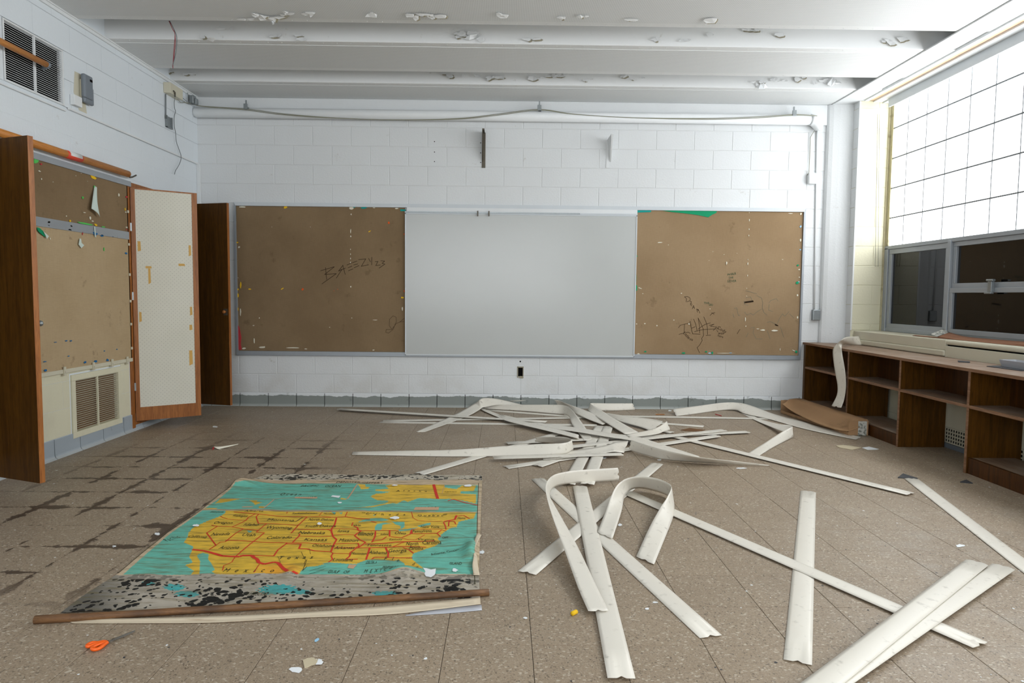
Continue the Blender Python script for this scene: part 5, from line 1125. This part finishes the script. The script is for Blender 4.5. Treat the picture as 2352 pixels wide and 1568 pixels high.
rchip(450, 1206, 16, 5, .009, 'white paint chip on the Pacific coast of the map', 5)
chip([(760,1140),(764,1137.5),(782,1138.5),(778,1143)], .009, 'pale rectangular paint chip on the upper sea of the map')
rchip(780, 1154, 11, 3.5, .009, 'tiny white paint chip below the rectangular one on the map', 6)
rchip(906, 1114, 17, 3, .009, 'white paint chip on the top edge of the map left of Alaska', 7)
rchip(1075, 1115, 24, 6, .009, 'jagged white paint chip at the top right map corner', 8)
rchip(1106, 1268, 16, 9, .001, 'white paint chip on the floor just right of the map', 9)
rchip(680, 1538, 32, 16, .001, 'white paint chip in the foreground beside the tan scrap', 10)
tg = thing('torn_label', 'tan torn cardboard scrap with white paint, front foreground', 'scrap', PZ(720, 1522, 0))
P = [PZ(600+a/11.76, 1440+b/11.76, .001) for a, b in ((1128,905),(1250,850),(1405,835),(1470,880),(1540,900),(1510,990),(1440,1020),(1340,1040),(1260,1090),(1170,1110))]; MB().prism(P[::-1], (0, 0, .003)).build('tan_piece', M['paperback'], tg)
P = [PZ(600+a/11.76, 1440+b/11.76, .0042) for a, b in ((1540,860),(1640,875),(1640,910),(1680,940),(1630,1005),(1470,1008),(1510,950))]; MB().prism(P[::-1], (0, 0, .001)).build('white_piece', M['white'], tg)
tag(MB().prism([PZ(600+a/11.76, 1440+b/11.76, .001) for a, b in ((1440,390),(1445,350),(1500,305),(1560,300),(1565,340),(1490,395))][::-1], (0, 0, .001)).build('clear_ring', M['blue']), 'small pale clear plastic ring left of centre foreground', 'ring')
rchip(1424, 1205, 12, 6, .001, 'white paint chip inside the horseshoe-shaped slat', 12)
rchip(1486, 1398, 11, 5, .001, 'white paint chip right of the longest slat', 13)
rchip(1505, 1383, 16, 3.5, .001, 'thin white paint chip just above the one right of the longest slat', 14)
rchip(2205, 1253, 22, 7, .001, 'white paint chip alone on the floor at far right', 15)
rchip(1207, 1419, 12, 4, .001, 'white paint chip left of the yellow cap', 16)
rchip(494, 980, 13, 4, .001, 'white paint chip far back on the left floor', 17)
rchip(362, 1226, 15, 7, .001, 'white paint chip touching the left edge of the map', 18)
rchip(262, 1254, 11, 3.5, .001, 'white paint chip among the floor stains left of the map', 19)
rchip(1384, 1051, 18, 5, .001, 'white paint chip between the slat heap and the upright slats', 20)
rchip(1514, 1056, 12, 3, .001, 'white paint chip below the long shadowed slat', 21)
rchip(1703, 1075, 24, 3.5, .001, 'thin white paint chip far right below the heap', 22)
rchip(1538, 943, 9, 3.5, .001, 'white paint chip near the back wall beside the pencil', 23)
fx = MB(); r = random.Random(99)
for i in range(620):
    x_, y_ = r.uniform(-3.2, 3.2), r.uniform(1.7, 7.4)
    if -1.75 < x_ < 0 and 2.4 < y_ < 4.7: continue
    s_ = r.uniform(.0015, .006)*(1.6 if r.random() < .12 else 1); n_ = 5
    P = [Vector((x_+math.cos(a*2*math.pi/n_)*s_*r.uniform(.5, 1.3), y_+math.sin(a*2*math.pi/n_)*s_*r.uniform(.5, 1.3), .0008)) for a in range(n_)]
    fx.add(P, [tuple(range(n_))])
tag(fx.build('paint_flakes', M['white']), 'tiny white paint flakes scattered over the whole floor', 'flakes', kind='stuff')
fx = MB()
for i in range(520):
    x_, y_ = r.uniform(-3.2, 3.2), r.uniform(1.7, 7.4)
    if -1.75 < x_ < 0 and 2.4 < y_ < 4.7: continue
    s_ = r.uniform(.0015, .006); n_ = 5
    fx.add([Vector((x_+math.cos(a*2*math.pi/n_)*s_*r.uniform(.4, 1.5), y_+math.sin(a*2*math.pi/n_)*s_*r.uniform(.4, 1.5), .0007)) for a in range(n_)], [tuple(range(n_))])
tag(fx.build('dirt_crumbs', M['slate']), 'dark dirt crumbs scattered over the whole floor', 'crumbs', kind='stuff')
# scissors
sc_ = thing('scissors', 'orange handled scissors lying closed on the floor in front of the map', 'scissors', PZ(250, 1480, 0))
def g15(a, b): return (180+a/15.68, 1440+b/15.68)
def loop(name, pts, z, r_, inner=None):
    P = catmull([PZ(*g15(a, b), z) for a, b in pts+pts[:1]], 4); MB().tube(P, r_, 8, cap=False).build(name, M['orangeplastic'], sc_, True)
loop('handle', [(1040,540),(900,520),(700,560),(500,560),(330,640),(330,690),(430,680),(600,610),(800,580)], .0075, .0062)
loop('handle', [(1040,545),(960,600),(820,720),(700,780),(560,800),(490,760),(560,700),(700,630),(860,580)], .009, .0065)
P = [PZ(*g15(a, b), .005) for a, b in ((1040,520),(1420,365),(2040,120),(2030,160),(1500,390),(1060,548))]; MB().prism(P[::-1], (0, 0, .002)).build('blade', M['blade'], sc_)
P = [PZ(*g15(a, b), .0085) for a, b in ((1040,535),(1300,460),(1980,165),(2040,118),(1400,400))]; MB().prism(P[::-1], (0, 0, .0018)).build('blade', M['blade'], sc_)
p = PZ(*g15(1260, 440), .010); MB().tube([p, p+Vector((0, 0, .003))], .004, 12).build('pivot_screw', M['darkmetal'], sc_, True)
# yellow cap
p = PZ(1314, 1409, .008); q_ = PZ(1324, 1404, .008)
tag(MB().tube([p, p.lerp(q_, .5), q_], .0085, 14).build('bottle_cap', M['yellow'], None, True), 'small yellow plastic cap lying on its side left of the longest slat', 'cap')
# pencils
def pencil(a, b, label, m):
    P, Q = PZ(*a, .004), PZ(*b, .004); o = thing('pencil', label, 'pencil', P)
    MB().tube([P, P.lerp(Q, .88)], .004, 6).build('barrel', M[m], o); MB().tube([P.lerp(Q, .88), Q], .004, 6, taper=[1, .2]).build('tip', M['paperback'], o)
pencil((1506, 951), (1529, 951.5), 'short yellow-brown pencil near the back wall', 'pole'); pencil((1643, 951), (1660, 955), 'short red crayon stub under the ridge of the bent slat', 'red')
# rubber triangles
tag(MB().prism([PZ(a, b, .001) for a, b in ((2062,1097),(2074,1088),(2106,1098),(2108,1099.5),(2080,1098.5))][::-1], (0, 0, .004)).build('rubber_offcut', M['slate']), 'black triangular offcut touching the end of a slat', 'offcut', 'black triangular offcuts')
tag(MB().prism([PZ(2100+a/8.71, 960+b/8.71, .001) for a, b in ((915,1285),(1040,1243),(1170,1310))][::-1], (0, 0, .006)).build('rubber_offcut', M['slate']), 'black triangular offcut lying alone in front of the bookcase', 'offcut', 'black triangular offcuts')
# torn scraps near carton
tag(MB().prism([PZ(1780+a/5.6, 760+b/5.6, .001) for a, b in ((785,1478),(870,1468),(960,1478),(1110,1502),(990,1530),(830,1500))][::-1], (0, 0, .003)).build('cardboard_scrap', M['paperback']), 'torn tan cardboard scrap on the floor in front of the carton', 'scrap')
tag(MB().prism([PZ(1780+a/5.6, 760+b/5.6, .001) for a, b in ((1120,1502),(1210,1488),(1340,1520),(1300,1526),(1190,1528))][::-1], (0, 0, .002)).build('paper_scrap', M['white']), 'white torn paper scrap beside the tan cardboard scrap', 'scrap')
tag(MB().prism([PZ(1500+a/10.69, 900+b/10.69, .001) for a, b in ((680,935),(900,890),(1280,935),(1160,970),(800,955))][::-1], (0, 0, .003)).build('cardboard_scrap', M['cardin']), 'brown cardboard scrap between the slats right of the heap', 'scrap')
# folded paper on left floor
pa = thing('folded_paper', 'folded white paper strip with red tip on the left floor', 'paper', PZ(510, 1026, 0))
def g9(a, b): return (290+a/8.71, 900+b/8.71)
sheet('strip', [PZ(*g9(1745,1092), .02), PZ(*g9(1890,1090), .018), PZ(*g9(2160,1050), .012), PZ(*g9(2245,1030), .01)], [PZ(*g9(1830,1142), .003), PZ(*g9(1910,1130), .004), PZ(*g9(2165,1068), .005), PZ(*g9(2240,1045), .005)], M['scraps'], pa, .001, 5, 3)
MB().prism([PZ(*g9(1745,1092), .02), PZ(*g9(1715,1150), .002), PZ(*g9(1735,1160), .002), PZ(*g9(1765,1115), .016)], (0, .001, 0)).build('red_end', M['red'], pa)
MB().prism([PZ(*g9(1740,1110), .004), PZ(*g9(1915,1165), .001), PZ(*g9(1890,1145), .001)], (0, 0, .001)).build('under_flap', M['scraps'], pa)

# ------------------------------------------------------------------ carton by the bookcase
ctn = thing('cardboard_carton', 'long dirty brown cardboard carton on the floor against the bookcase', 'carton', (3.1, 6.6, 0))
fa, fb = Vector((3.085, 6.05, 0)), Vector((3.262, 6.05, 0)); ba, bb2 = Vector((2.955, 7.24, 0)), Vector((3.15, 7.26, 0)); H = .138; up = Vector((0, 0, H))
MB().prism([fa, fb, bb2, ba], (0, 0, .004)).build('bottom', M['card'], ctn)
def wallq(name, a, b, h0, h1, m=M['card'], t=.004):
    d = (b-a).normalized(); s = Vector((-d.y, d.x, 0))*t
    MB().prism([a, b, b+Vector((0, 0, h1)), a+Vector((0, 0, h0))], s).build(name, m, ctn)
wallq('end_panel', fa, fb, H, H); wallq('side_panel', fb, bb2, H, H); wallq('back_panel', bb2, ba, H, H); wallq('side_panel', ba, fa, .03, .035)
e = Vector((0, -.0015, 0)); lx = fa.lerp(fb, .48)
MB().prism([lx+e+Vector((0, 0, .004)), fa.lerp(fb, .92)+e+Vector((0, 0, .004)), fa.lerp(fb, .92)+e+Vector((0, 0, H-.006)), lx+e+Vector((0, 0, H-.006))], (0, .001, 0)).build('mildewed_label', M['label'], ctn)
far = [PZ(1812,917,.15), PZ(1841,916,.15), fb.lerp(bb2, .66)+Vector((0, 0, .152)), fb.lerp(bb2, .33)+Vector((0, 0, .148)), fb+Vector((0, .01, .142))]
near = [PZ(1796,927,.12), PZ(1823,946.6,.06), PZ(1869,969,.045), PZ(1919,986,.035), PZ(1947,990,.045)]
sheet('lid_flap', far, near, M['card'], ctn, .004, 6, 6, .02)
